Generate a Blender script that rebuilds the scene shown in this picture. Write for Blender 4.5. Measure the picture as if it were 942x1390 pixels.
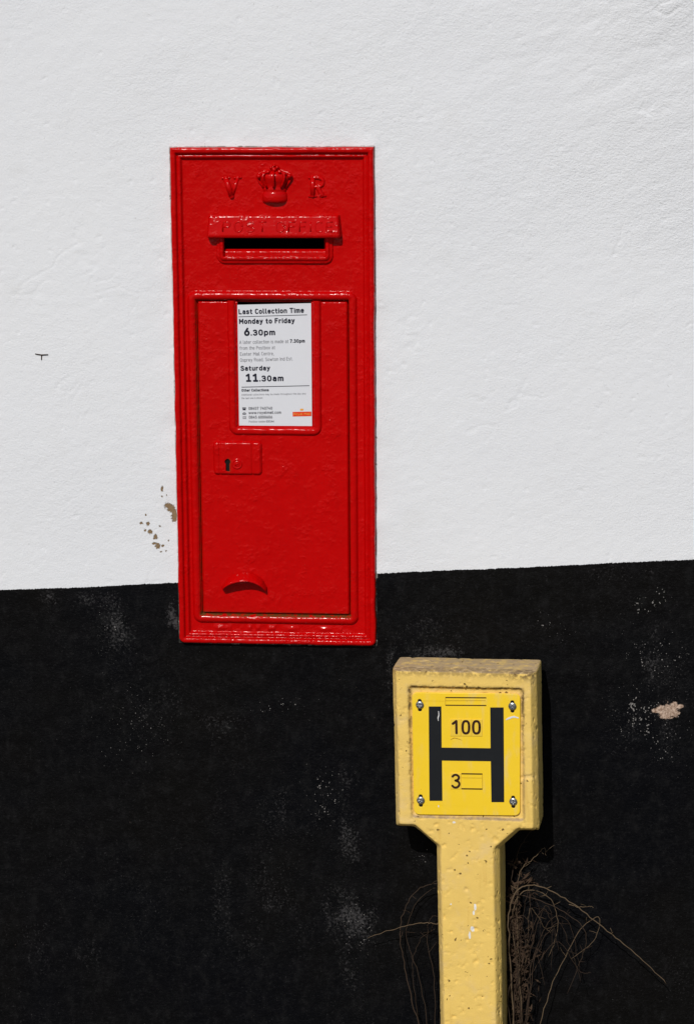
import bpy, bmesh, math, random
import numpy as np
from mathutils import Vector, Matrix

random.seed(7)
for o in list(bpy.data.objects):
    bpy.data.objects.remove(o)
scene = bpy.context.scene
COL = scene.collection

# ------------------------------------------------------------------ camera
PW, PH = 942.0, 1390.0            # photograph size
PCX, PCY = 471.0, 650.0           # principal point (the picture part is 942 x 1300)
FPX = 3050.0                      # focal length in photograph pixels
CT = np.array([0.0, 0.0, 0.97])   # wall point the lens looks at
CP = np.array([0.31, -3.517, 1.62])
cam = bpy.data.cameras.new('camera')
cam.sensor_fit = 'HORIZONTAL'
cam.sensor_width = 24.0
cam.lens = 24.0 * FPX / PW
cam.shift_y = -(PH / 2 - PCY) / PW
cam.clip_end = 3000
cam.clip_start = 0.05
camo = bpy.data.objects.new('camera', cam)
COL.objects.link(camo)
camo.location = CP
q = Vector(CT - CP).to_track_quat('-Z', 'Y')
camo.rotation_euler = q.to_euler()
scene.camera = camo
RM = np.array(q.to_matrix())

# ------------------------------------------------------------------ light
SUN_EL, SUN_AZ = 40.0, 14.0       # degrees; azimuth to the left of the wall's normal
el, az = math.radians(SUN_EL), math.radians(SUN_AZ)
S = Vector((-math.sin(az) * math.cos(el), -math.cos(az) * math.cos(el), math.sin(el)))  # towards the sun
world = bpy.data.worlds.new('World')
scene.world = world
world.use_nodes = True
wn = world.node_tree
sky = wn.nodes.new('ShaderNodeTexSky')
sky.sky_type = 'NISHITA'
sky.sun_disc = False
sky.sun_elevation = el
sky.sun_rotation = math.atan2(S.x, S.y)
bg = wn.nodes['Background']
bg.inputs['Strength'].default_value = 0.05
wn.links.new(sky.outputs['Color'], bg.inputs['Color'])
sl = bpy.data.lights.new('sun', 'SUN')
sl.energy = 3.0
sl.angle = math.radians(0.5)
sl.color = (1.0, 0.965, 0.92)
so = bpy.data.objects.new('sun', sl)
COL.objects.link(so)
so.location = S * 30
so.rotation_euler = (-S).to_track_quat('-Z', 'Y').to_euler()
scene.view_settings.view_transform = 'Standard'
scene.view_settings.look = 'None'
scene.view_settings.gamma = 1
scene.view_settings.exposure = 0.0

# ------------------------------------------------------------------ helpers
def ray(px, py):
    d = RM @ np.array([(px - PCX) / FPX, -(py - PCY) / FPX, -1.0])
    return d / np.linalg.norm(d)

def hit(px, py, p0, n):
    d = ray(px, py)
    return CP + d * (np.dot(p0 - CP, n) / np.dot(d, n))

class Frame:
    """A thing's own axes: u to the right, v up, h out of its front."""
    def __init__(s, origin, ex, out, ez):
        s.o, s.ex, s.out, s.ez = [np.array(a, float) for a in (origin, ex, out, ez)]
    def uv(s, px, py, h=0.0):
        p = hit(px, py, s.o + s.out * h, s.out) - s.o
        return float(np.dot(p, s.ex)), float(np.dot(p, s.ez))
    def matrix(s):
        m = Matrix.Identity(4)
        for i in range(3):
            m[i][0] = s.ex[i]; m[i][1] = -s.out[i]; m[i][2] = s.ez[i]; m[i][3] = s.o[i]
        return m

def rnd(ix, iy, seed):
    h = (ix.astype(np.int64) * 374761393 + iy.astype(np.int64) * 668265263 + seed * 974634777) & 0xFFFFFFFF
    h = ((h ^ (h >> 13)) * 1274126177) & 0xFFFFFFFF
    h = h ^ (h >> 16)
    return (h & 0xFFFFFF) / float(0xFFFFFF)

def vnoise(x, y, seed=0):
    x = np.asarray(x, float); y = np.asarray(y, float)
    ix = np.floor(x); iy = np.floor(y)
    fx = x - ix; fy = y - iy
    fx = fx * fx * fx * (fx * (fx * 6 - 15) + 10); fy = fy * fy * fy * (fy * (fy * 6 - 15) + 10)
    a = rnd(ix, iy, seed); b = rnd(ix + 1, iy, seed); c = rnd(ix, iy + 1, seed); d = rnd(ix + 1, iy + 1, seed)
    return (a + (b - a) * fx) * (1 - fy) + (c + (d - c) * fx) * fy - 0.5

def fbm(x, y, wl, octs=3, seed=0):
    t = 0; a = 1.0
    for k in range(octs):
        t = t + a * vnoise(np.asarray(x) / wl + 17.3 * k, np.asarray(y) / wl - 9.1 * k, seed + k)
        wl *= 0.5; a *= 0.5
    return t

def sstep(a, b, x):
    t = np.clip((np.asarray(x, float) - a) / (b - a), 0, 1)
    return t * t * (3 - 2 * t)

def link(name, me, mat=None, parent=None, smooth=True):
    o = bpy.data.objects.new(name, me)
    COL.objects.link(o)
    if mat and not me.materials:
        me.materials.append(mat)
    if parent:
        o.parent = parent
    if smooth:
        me.shade_smooth()
    return o

def tag(o, label, cat, group=None):
    o['label'] = label; o['category'] = cat
    if group: o['group'] = group

def np_mesh(name, co, faces):
    """faces: (n,4) or (n,3) int array"""
    me = bpy.data.meshes.new(name)
    k = faces.shape[1]
    me.vertices.add(len(co)); me.vertices.foreach_set('co', np.ascontiguousarray(co, np.float32).ravel())
    me.loops.add(faces.size); me.loops.foreach_set('vertex_index', np.ascontiguousarray(faces, np.int32).ravel())
    me.polygons.add(len(faces))
    me.polygons.foreach_set('loop_start', np.arange(len(faces), dtype=np.int32) * k)
    me.update(calc_edges=True)
    return me

def attr(me, name, vals):
    a = me.attributes.new(name, 'FLOAT', 'POINT')
    a.data.foreach_set('value', np.ascontiguousarray(vals, np.float32).ravel())

def grid(name, us, vs, hf, keep=None, warp=None, attrs=None, hide_h=True):
    """a sheet over (u, v) raised to h(u, v); keep(u, v) picks faces by their centres"""
    U, V = np.meshgrid(us, vs)
    H = hf(U, V)
    nu, nv = len(us), len(vs)
    idx = np.arange(nu * nv).reshape(nv, nu)
    F = np.stack([idx[:-1, :-1], idx[:-1, 1:], idx[1:, 1:], idx[1:, :-1]], -1).reshape(-1, 4)
    if keep is not None:
        cu = (U[:-1, :-1] + U[1:, 1:]) / 2; cv = (V[:-1, :-1] + V[1:, 1:]) / 2
        F = F[keep(cu, cv).ravel()]
    if warp is not None:
        WU, WV = warp(U, V)
    else:
        WU, WV = U, V
    used = np.unique(F)
    rm = np.full(nu * nv, -1); rm[used] = np.arange(len(used))
    co = np.stack([WU.ravel()[used], -H.ravel()[used], WV.ravel()[used]], -1)
    me = np_mesh(name, co, rm[F])
    for k, f in (attrs or {}).items():
        attr(me, k, f(U.ravel()[used], V.ravel()[used]))
    return me

def tube(pts, rad, sides=6, cap=True):
    """verts, faces of a tapering tube through pts (list of 3-vectors)"""
    n = len(pts); vs = []; fs = []
    pts = [Vector(p) for p in pts]
    for i, p in enumerate(pts):
        t = (pts[min(i + 1, n - 1)] - pts[max(i - 1, 0)]).normalized()
        a = Vector((0, 1, 0)) if abs(t.y) < 0.9 else Vector((1, 0, 0))
        b = t.cross(a).normalized(); c = t.cross(b).normalized()
        r = rad[i] if hasattr(rad, '__len__') else rad
        for k in range(sides):
            th = 2 * math.pi * k / sides
            vs.append(p + b * (r * math.cos(th)) + c * (r * math.sin(th)))
    for i in range(n - 1):
        for k in range(sides):
            k2 = (k + 1) % sides
            fs.append((i * sides + k, i * sides + k2, (i + 1) * sides + k2, (i + 1) * sides + k))
    if cap:
        fs.append(tuple(reversed(range(sides)))); fs.append(tuple(range((n - 1) * sides, n * sides)))
    return vs, fs

def spline(P, per=8):
    P = [np.array(p, float) for p in P]
    Q = [2 * P[0] - P[1]] + P + [2 * P[-1] - P[-2]]
    out = []
    for i in range(1, len(Q) - 2):
        for k in range(per):
            t = k / per
            out.append(0.5 * ((2 * Q[i]) + (-Q[i - 1] + Q[i + 1]) * t + (2 * Q[i - 1] - 5 * Q[i] + 4 * Q[i + 1] - Q[i + 2]) * t * t
                              + (-Q[i - 1] + 3 * Q[i] - 3 * Q[i + 1] + Q[i + 2]) * t ** 3))
    out.append(P[-1])
    return out

def pyd(name, vs, fs):
    me = bpy.data.meshes.new(name)
    me.from_pydata([tuple(v) for v in vs], [], [tuple(f) for f in fs]); me.update()
    return me

def merge(parts):
    V = []; F = []
    for v, f in parts:
        b = len(V); V += list(v); F += [tuple(i + b for i in q_) for q_ in f]
    return V, F

def ribbon(pts, w, h, h0=None):
    """flat stroke in the (u, v) plane at height h with rounded ends"""
    n = len(pts); P = [np.array(p, float) for p in pts]; L = []; R = []
    for i in range(n):
        t = P[min(i + 1, n - 1)] - P[max(i - 1, 0)]; t /= np.linalg.norm(t)
        nn = np.array([-t[1], t[0]]); L.append(P[i] + nn * w / 2); R.append(P[i] - nn * w / 2)
    vs = [(p[0], -h, p[1]) for p in L] + [(p[0], -h, p[1]) for p in R]
    fs = [(i, n + i, n + i + 1, i + 1) for i in range(n - 1)]
    for e, sgn in ((0, -1), (n - 1, 1)):
        t = P[min(e + 1, n - 1)] - P[max(e - 1, 0)]; t /= np.linalg.norm(t)
        nn = np.array([-t[1], t[0]]); b = len(vs); ring = []
        for k in range(7):
            th = math.pi * k / 6
            p = P[e] + nn * (w / 2 * math.cos(th)) + t * (sgn * w / 2 * math.sin(th)); vs.append((p[0], -h, p[1])); ring.append(b + k)
        fs.append(tuple(ring if sgn < 0 else reversed(ring)))
    return vs, fs

def slab(outline, h0, h1, holes=()):
    """solid plate from an outline in (u, v), back at h0, front at h1, optional holes"""
    bm = bmesh.new()
    for loop in [outline] + list(holes):
        vv = [bm.verts.new((p[0], -h1, p[1])) for p in loop]
        for i in range(len(vv)):
            bm.edges.new((vv[i], vv[(i + 1) % len(vv)]))
    bmesh.ops.triangle_fill(bm, edges=bm.edges[:], use_beauty=True, normal=(0, -1, 0))
    bmesh.ops.recalc_face_normals(bm, faces=bm.faces[:])
    if bm.faces and bm.faces[0].normal.y > 0:
        bmesh.ops.reverse_faces(bm, faces=bm.faces[:])
    r = bmesh.ops.extrude_face_region(bm, geom=bm.faces[:])
    nv = [e for e in r['geom'] if isinstance(e, bmesh.types.BMVert)]
    # the new region becomes the back
    for v in nv: v.co.y = -h0
    bmesh.ops.recalc_face_normals(bm, faces=bm.faces[:])
    me = bpy.data.meshes.new('slab'); bm.to_mesh(me); bm.free()
    return me

def rrect(u0, v0, u1, v1, r, n=6):
    out = []
    for cx, cy, a0 in ((u1 - r, v0 + r, -90), (u1 - r, v1 - r, 0), (u0 + r, v1 - r, 90), (u0 + r, v0 + r, 180)):
        for k in range(n + 1):
            a = math.radians(a0 + 90 * k / n); out.append((cx + r * math.cos(a), cy + r * math.sin(a)))
    return out

# ---- lettering: a drawn single-stroke alphabet (cap height 1, x-height 0.7), turned to flat ribbons
def arc(cx, cy, rx, ry, a0, a1, n=14, p=0.82):
    out = []
    for k in range(n + 1):
        a = math.radians(a0 + (a1 - a0) * k / n); c, s_ = math.cos(a), math.sin(a)
        out.append((cx + rx * math.copysign(abs(c) ** p, c), cy + ry * math.copysign(abs(s_) ** p, s_)))
    return out
def smo(*P): return [tuple(p[:2]) for p in spline([(x, y, 0) for x, y in P], 4)]
O_ = lambda: arc(.23, .35, .23, .35, 0, 360, 24)
GLY = {
 'L': [[(0, 1), (0, 0), (.46, 0)]], 'C': [arc(.27, .5, .27, .5, 48, 312, 20)], 'T': [[(0, 1), (.56, 1)], [(.28, 1), (.28, 0)]],
 'M': [[(0, 0), (0, 1), (.34, .35), (.68, 1), (.68, 0)]], 'F': [[(0, 0), (0, 1), (.46, 1)], [(0, .52), (.40, .52)]], 'A': [[(0, 0), (.29, 1), (.58, 0)], [(.1, .3), (.48, .3)]],
 'P': [[(0, 0), (0, 1), (.28, 1)] + arc(.28, .74, .23, .26, 90, -90, 12) + [(0, .48)]], 'E': [[(.46, 1), (0, 1), (0, 0), (.46, 0)], [(0, .52), (.40, .52)]],
 'O': [arc(.28, .5, .28, .5, 0, 360, 28)], 'R': [[(0, 0), (0, 1), (.28, 1)] + arc(.28, .76, .23, .24, 90, -90, 12) + [(0, .52)], [(.28, .52), (.54, 0)]],
 'S': [smo((.50, .84), (.38, .98), (.20, .99), (.04, .88), (.04, .68), (.2, .55), (.38, .46), (.52, .32), (.50, .12), (.34, .01), (.14, .01), (0, .14))],
 'I': [[(0, 0), (0, 1)]], 'X': [[(0, 0), (.54, 1)], [(0, 1), (.54, 0)]],
 'a': [smo((.04, .62), (.16, .70), (.32, .68), (.41, .56), (.41, .4)) + [(.41, 0)], smo((.41, .41), (.2, .41), (.04, .34), (.0, .2), (.06, .05), (.2, .0), (.34, .04), (.41, .14))],
 'b': [[(0, 1), (0, 0)], O_()], 'c': [arc(.23, .35, .23, .35, 50, 310, 18)], 'd': [[(.46, 1), (.46, 0)], O_()],
 'e': [[(.01, .37), (.46, .37)] + arc(.23, .35, .23, .35, 5, 318, 22)], 'f': [smo((.32, 1), (.2, .98), (.13, .86), (.12, .7)) + [(.12, 0)], [(0, .68), (.30, .68)]],
 'g': [O_(), [(.46, .7), (.46, 0)] + smo((.46, -.08), (.40, -.22), (.22, -.27), (.05, -.22))], 'h': [[(0, 1), (0, 0)], smo((0, .5), (.1, .66), (.28, .70), (.42, .6), (.43, .42)) + [(.43, 0)]],
 'i': [[(0, .7), (0, 0)], [(0, .93), (0, .95)]], 'k': [[(0, 1), (0, 0)], [(.4, .7), (0, .3)], [(.14, .42), (.42, 0)]], 'l': [[(0, 1), (0, .16)] + smo((0, .14), (.04, .02), (.14, 0))],
 'm': [[(0, .7), (0, 0)], smo((0, .52), (.08, .66), (.22, .70), (.33, .6), (.34, .42)) + [(.34, 0)], smo((.34, .52), (.43, .66), (.56, .70), (.67, .6), (.68, .42)) + [(.68, 0)]],
 'n': [[(0, .7), (0, 0)], smo((0, .5), (.1, .66), (.28, .70), (.42, .6), (.43, .42)) + [(.43, 0)]], 'o': [O_()],
 'p': [[(0, .7), (0, -.27)], O_()], 'r': [[(0, .7), (0, 0)], smo((0, .45), (.08, .63), (.2, .70), (.3, .68))],
 's': [smo((.38, .6), (.26, .70), (.12, .69), (.02, .6), (.04, .45), (.2, .37), (.36, .29), (.40, .14), (.30, .01), (.12, 0), (0, .1))],
 't': [[(.12, .93), (.12, .16)] + smo((.12, .14), (.17, .01), (.30, .01)), [(0, .68), (.28, .68)]],
 'u': [[(0, .7), (0, .26)] + smo((0, .24), (.06, .04), (.2, 0), (.36, .06), (.43, .22)), [(.43, .7), (.43, 0)]],
 'w': [[(0, .7), (.17, 0), (.34, .62), (.51, 0), (.68, .7)]], 'x': [[(0, .7), (.42, 0)], [(.42, .7), (0, 0)]], 'y': [[(0, .7), (.22, .03)], [(.44, .7), (.2, -.05)] + smo((.2, -.07), (.12, -.24), (0, -.27))],
 '.': [[(0, .0), (0, .03)]], ',': [[(.05, .03), (0, -.12)]],
 '0': [arc(.24, .5, .24, .5, 0, 360, 26)], '1': [[(.02, .80), (.27, 1), (.27, 0)], [(.05, 0), (.46, 0)]], '3': [smo((0, .86), (.12, .98), (.32, .98), (.44, .84), (.42, .64), (.3, .54), (.18, .53)), smo((.18, .53), (.36, .50), (.47, .36), (.46, .14), (.32, .01), (.12, .01), (-.01, .14))],
 '4': [[(.34, 1), (0, .26), (.52, .26)], [(.40, .5), (.40, 0)]], '5': [[(.42, 1), (.06, 1), (.04, .55)] + smo((.05, .56), (.22, .63), (.40, .56), (.46, .34), (.40, .10), (.22, 0), (.0, .1))],
 '6': [[(.34, 1), (.05, .46)], arc(.24, .3, .24, .3, 0, 360, 24)], '7': [[(0, 1), (.48, 1), (.16, 0)]], '8': [arc(.24, .27, .24, .27, 0, 360, 20), arc(.24, .76, .20, .23, 0, 360, 20)],
}
def lettering(name, body, fr, x0, x1, base0, base1, cap, h, mat, parent, bold=0.1, hfun=None):
    """text from pixel x0 to x1, baseline base0 -> base1, cap height in pixels, stroke = bold * cap"""
    adv = 0.0; items = []
    for ch in body:
        if ch == ' ': adv += .42; continue
        w = max(p[0] for L in GLY[ch] for p in L)
        items.append((ch, adv)); adv += w + .13 + bold * 1.05
    adv -= .13 + bold * 1.05
    a = np.array(fr.uv(x0, base0, h)); b = np.array(fr.uv(x1, base1, h)); d = b - a; L_ = np.linalg.norm(d); t = d / L_; nn = np.array([-t[1], t[0]])
    s_ = L_ / (x1 - x0) * cap; bw = bold * s_; sx = (L_ - bw) / max(adv, 1e-3) if adv > 0.3 else s_ * 0.9
    sy = s_ - bw
    parts = []; k = 0
    for ch, ox in items:
        for st in GLY[ch]:
            pts = [a + t * (bw / 2 + (ox + x) * sx) + nn * (bw / 2 + y * sy) for x, y in st]
            for run in split_runs(pts):
                k += 1
                parts.append(ribbon(run, bw, h + 2e-6 * (k % 9)))
    return link(name, pyd(name, *merge(parts)), mat, parent, smooth=False)

def split_runs(pts):
    """cut a stroke at its sharp corners so that each run keeps its full width"""
    runs = [[pts[0]]]
    for i in range(1, len(pts)):
        runs[-1].append(pts[i])
        if i < len(pts) - 1:
            e1 = np.array(pts[i]) - np.array(pts[i - 1]); e2 = np.array(pts[i + 1]) - np.array(pts[i])
            l1, l2 = np.linalg.norm(e1), np.linalg.norm(e2)
            if l1 > 0 and l2 > 0 and np.dot(e1, e2) / (l1 * l2) < 0.7: runs.append([pts[i]])
    return runs

def relief_text(name, body, x0, x1, base, cap, rad, hfun, mat, parent):
    """thickly painted cast lettering: half-round strokes on a sloping face"""
    adv = 0.0; items = []
    for ch in body:
        if ch == ' ': adv += .4; continue
        items.append((ch, adv)); adv += max(p[0] for L in GLY[ch] for p in L) + .34
    adv -= .34
    a = np.array(BF.uv(x0, base, 0.012)); b = np.array(BF.uv(x1, base, 0.012)); sx = (b[0] - a[0]) / adv; sy = cap * 1.15e-3
    parts = []
    for ch, ox in items:
        for st in GLY[ch]:
            P3 = [(a[0] + (ox + x) * sx, 0, a[1] + y * sy) for x, y in st]
            v, f = tube(P3, rad, 6)
            v = [(p[0], -(hfun(p[0], p[2]) + max(-0.001, -p[1] * 0.75)), p[2]) for p in v]
            parts.append((v, f))
    me = pyd(name, *merge(parts)); attr(me, 'rust', np.zeros(len(me.vertices)))
    bm = bmesh.new(); bm.from_mesh(me); bmesh.ops.recalc_face_normals(bm, faces=bm.faces[:]); bm.to_mesh(me); bm.free()
    return link(name, me, mat, parent)

# ------------------------------------------------------------------ materials
def new_mat(name):
    m = bpy.data.materials.new(name); m.use_nodes = True
    nt = m.node_tree; b = nt.nodes['Principled BSDF']
    return m, nt, b

class N:
    def __init__(s, nt): s.nt = nt
    def val(s, v, sock):
        if hasattr(v, 'is_output'): s.nt.links.new(v, sock)
        else: sock.default_value = v
    def noise(s, scale, detail=3, rough=0.55, vec=None, dist=0.0):
        n = s.nt.nodes.new('ShaderNodeTexNoise'); n.inputs['Scale'].default_value = scale; n.inputs['Detail'].default_value = detail
        n.inputs['Roughness'].default_value = rough; n.inputs['Distortion'].default_value = dist
        s.nt.links.new(vec if vec else s.obj(), n.inputs['Vector']); return n.outputs['Fac']
    def voro(s, scale, vec=None, feature='F1'):
        n = s.nt.nodes.new('ShaderNodeTexVoronoi'); n.inputs['Scale'].default_value = scale; n.feature = feature
        s.nt.links.new(vec if vec else s.obj(), n.inputs['Vector']); return n
    def obj(s):
        if not hasattr(s, '_o'): s._o = s.nt.nodes.new('ShaderNodeTexCoord').outputs['Object']
        return s._o
    def stretch(s, sc):
        n = s.nt.nodes.new('ShaderNodeMapping'); n.inputs['Scale'].default_value = sc
        s.nt.links.new(s.obj(), n.inputs['Vector']); return n.outputs['Vector']
    def attr(s, name):
        n = s.nt.nodes.new('ShaderNodeAttribute'); n.attribute_name = name; return n.outputs['Fac']
    def math(s, op, a, b=0.0, c=0.0, clamp=False):
        n = s.nt.nodes.new('ShaderNodeMath'); n.operation = op; n.use_clamp = clamp
        s.val(a, n.inputs[0]); s.val(b, n.inputs[1]); s.val(c, n.inputs[2]); return n.outputs[0]
    def ramp(s, x, a, b, lo=0.0, hi=1.0):
        n = s.nt.nodes.new('ShaderNodeMapRange'); n.interpolation_type = 'SMOOTHSTEP'
        s.val(x, n.inputs['Value']); n.inputs['From Min'].default_value = a; n.inputs['From Max'].default_value = b
        n.inputs['To Min'].default_value = lo; n.inputs['To Max'].default_value = hi; return n.outputs['Result']
    def mix(s, f, a, b):
        n = s.nt.nodes.new('ShaderNodeMix'); n.data_type = 'RGBA'
        s.val(f, n.inputs['Factor'])
        for v, k in ((a, 6), (b, 7)):
            if hasattr(v, 'is_output'): s.nt.links.new(v, n.inputs[k])
            else: n.inputs[k].default_value = (*v, 1)
        return n.outputs[2]
    def bump(s, height, dist, strength=1.0, prev=None):
        n = s.nt.nodes.new('ShaderNodeBump'); n.inputs['Distance'].default_value = dist; n.inputs['Strength'].default_value = strength
        s.nt.links.new(height, n.inputs['Height'])
        if prev: s.nt.links.new(prev, n.inputs['Normal'])
        return n.outputs['Normal']

def mat_wall():
    m, nt, b = new_mat('painted_render'); n = N(nt)
    pd = n.attr('line'); jag = n.noise(420, 3); jag2 = n.noise(60, 2)
    d = n.math('ADD', pd, n.math('ADD', n.math('MULTIPLY_ADD', jag, 0.004, -0.002), n.math('MULTIPLY_ADD', jag2, 0.003, -0.0015)))
    black = n.ramp(d, 0.0004, -0.0004)                     # 1 below the line
    # white paint: faint drift, dust in the dimples
    w = n.mix(n.noise(3.0, 3), (0.77, 0.784, 0.816), (0.81, 0.82, 0.836))
    w = n.mix(n.ramp(n.noise(14, 4), 0.55, 0.8, 0, 0.25), w, (0.70, 0.70, 0.695))
    pin = n.ramp(n.noise(330, 2, 0.4), 0.735, 0.76)
    w = n.mix(n.math('MULTIPLY', pin, 0.35), w, (0.30, 0.28, 0.25))
    w = n.mix(n.ramp(n.attr('grime'), 0, 1, 0, 0.6), w, (0.62, 0.60, 0.58))
    # chipped white paint over brown render
    ch = n.math('ADD', n.attr('chip'), n.math('MULTIPLY_ADD', n.noise(330, 6, 0.75), 2.0, -1.05))
    chip = n.ramp(ch, 0.42, 0.52)
    w = n.mix(chip, w, n.mix(n.noise(500, 3), (0.12, 0.07, 0.03), (0.36, 0.25, 0.14)))
    # black masonry paint: bluish black, brown where thin
    k = n.mix(n.ramp(n.noise(3.2, 3), 0.35, 0.65), (0.0022, 0.0024, 0.0034), (0.0034, 0.0031, 0.0029))
    k = n.mix(n.ramp(n.noise(40, 6, 0.7, n.stretch((1.3, 1, 0.8))), 0.46, 0.75, 0, 0.65), k, (0.011, 0.0108, 0.0112))
    k = n.mix(n.ramp(n.noise(210, 5, 0.75, n.stretch((0.9, 1, 1.05))), 0.52, 0.76, 0, 0.8), k, (0.016, 0.0158, 0.0165))  # fine grain lightened: highlights on the relief put into the colour
    # chalky wear: crests of the grain where the scuff field is high
    sc = n.math('ADD', n.attr('scuff'), n.math('MULTIPLY_ADD', n.noise(260, 5, 0.75), 2.6, -1.62))
    k = n.mix(n.ramp(sc, 0.0, 0.6, 0, 0.75), k, (0.075, 0.072, 0.073))
    # white specks
    vo = n.voro(270); sp = n.math('SUBTRACT', n.math('MULTIPLY', n.attr('speck'), n.ramp(n.noise(120, 2), 0.35, 0.7, 0.12, 0.62)), vo.outputs['Distance'])
    gate = n.math('GREATER_THAN', n.noise(170, 1), 0.5)
    speck = n.math('MULTIPLY', n.ramp(sp, 0.0, 0.08), gate)
    k = n.mix(n.math('MULTIPLY', speck, 0.8), k, (0.30, 0.285, 0.27))
    # bare tan patch
    pt = n.math('ADD', n.attr('patch'), n.math('MULTIPLY_ADD', n.noise(170, 7, 0.75), 2.2, -1.15))
    patch = n.ramp(pt, 0.36, 0.62)
    k = n.mix(patch, k, n.mix(n.ramp(n.noise(240, 5, 0.7), 0.35, 0.65), (0.24, 0.15, 0.10), (0.62, 0.47, 0.37)))
    col = n.mix(black, w, k)
    # joint round the box: dirt and the gap's shade painted dark in the white, pale crumbs of mortar in the black
    e = n.math('ADD', n.attr('joint'), n.math('MULTIPLY_ADD', n.noise(90, 5, 0.7), 0.012, -0.0050))
    jm = n.ramp(e, 0.0012, 0.0004)
    jm = n.math('MAXIMUM', jm, n.math('MULTIPLY', n.ramp(n.attr('joint'), 0.0014, 0.0007), n.math('MULTIPLY', n.ramp(n.noise(35, 4, 0.6), 0.38, 0.58, 0.1, 1.0), n.ramp(black, 0, 1, 1.0, 0.25))))
    col = n.mix(n.math('MULTIPLY', jm, 0.8), col, n.mix(black, (0.115, 0.085, 0.065), (0.33, 0.30, 0.27)))
    nt.links.new(col, b.inputs['Base Color'])
    nt.links.new(n.ramp(black, 0, 1, 0.85, 0.55), b.inputs['Roughness'])
    nt.links.new(n.ramp(black, 0, 1, 0.3, 0.06), b.inputs['Specular IOR Level'])
    b1 = n.bump(n.noise(900, 2, 0.6), 0.0006, 0.55)
    b2_ = n.bump(n.noise(300, 3, 0.6), 0.0014, 0.38, b1)
    sand = n.math('MULTIPLY', n.noise(230, 5, 0.7, n.stretch((0.75, 1, 1.1))), n.math('MAXIMUM', n.attr('sand'), n.math('MULTIPLY', black, 0.45)))
    b2 = n.bump(sand, 0.0036, 0.7, b2_)
    b3 = n.bump(n.math('MAXIMUM', n.math('MULTIPLY', chip, -1.0), -1.0), 0.0012, 0.8, b2)
    nt.links.new(b3, b.inputs['Normal'])
    return m

def mat_red(name='red_gloss_paint'):
    m, nt, b = new_mat(name); n = N(nt)
    c = n.mix(n.noise(9, 4), (0.465, 0.0009, 0.0011), (0.545, 0.0012, 0.0014))
    c = n.mix(n.ramp(n.noise(45, 4), 0.62, 0.78, 0, 0.5), c, (0.42, 0.0012, 0.0012))
    fl = n.ramp(n.noise(380, 2), 0.73, 0.76)
    c = n.mix(n.math('MULTIPLY', fl, 0.6), c, (0.12, 0.012, 0.008))
    br_ = n.noise(120, 4, 0.6, n.stretch((1.0, 1.0, 0.12)))
    c = n.mix(n.ramp(br_, 0.5, 0.75, 0, 0.35), c, (0.44, 0.0012, 0.0014))
    ru = n.math('MULTIPLY', n.attr('rust'), n.ramp(n.noise(120, 4), 0.35, 0.55))
    c = n.mix(ru, c, (0.13, 0.045, 0.012))
    nt.links.new(c, b.inputs['Base Color'])
    nt.links.new(n.ramp(n.noise(60, 3), 0.3, 0.7, 0.11, 0.19), b.inputs['Roughness'])
    b.inputs['Specular IOR Level'].default_value = 0.17
    b1 = n.bump(n.noise(60, 2, 0.5), 0.0020, 0.24)
    nib = n.math('MULTIPLY', n.noise(250, 2, 0.5), n.ramp(n.noise(30, 3, 0.6), 0.45, 0.78, 0.10, 1.0))
    b2 = n.bump(nib, 0.0026, 0.72, b1)
    runs = n.bump(n.noise(34, 2), 0.002, 0.2, b2)
    nt.links.new(runs, b.inputs['Normal'])
    return m

def mat_simple(name, col, rough=0.5, spec=0.4, var=0.15, scale=80, metal=0.0, bump=0.0):
    m, nt, b = new_mat(name); n = N(nt)
    c2 = tuple(min(1, x * (1 - var)) for x in col)
    nt.links.new(n.mix(n.noise(scale, 4), col, c2), b.inputs['Base Color'])
    b.inputs['Roughness'].default_value = rough; b.inputs['Specular IOR Level'].default_value = spec; b.inputs['Metallic'].default_value = metal
    if bump: nt.links.new(n.bump(n.noise(scale * 4, 3), bump, 0.6), b.inputs['Normal'])
    return m

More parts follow.
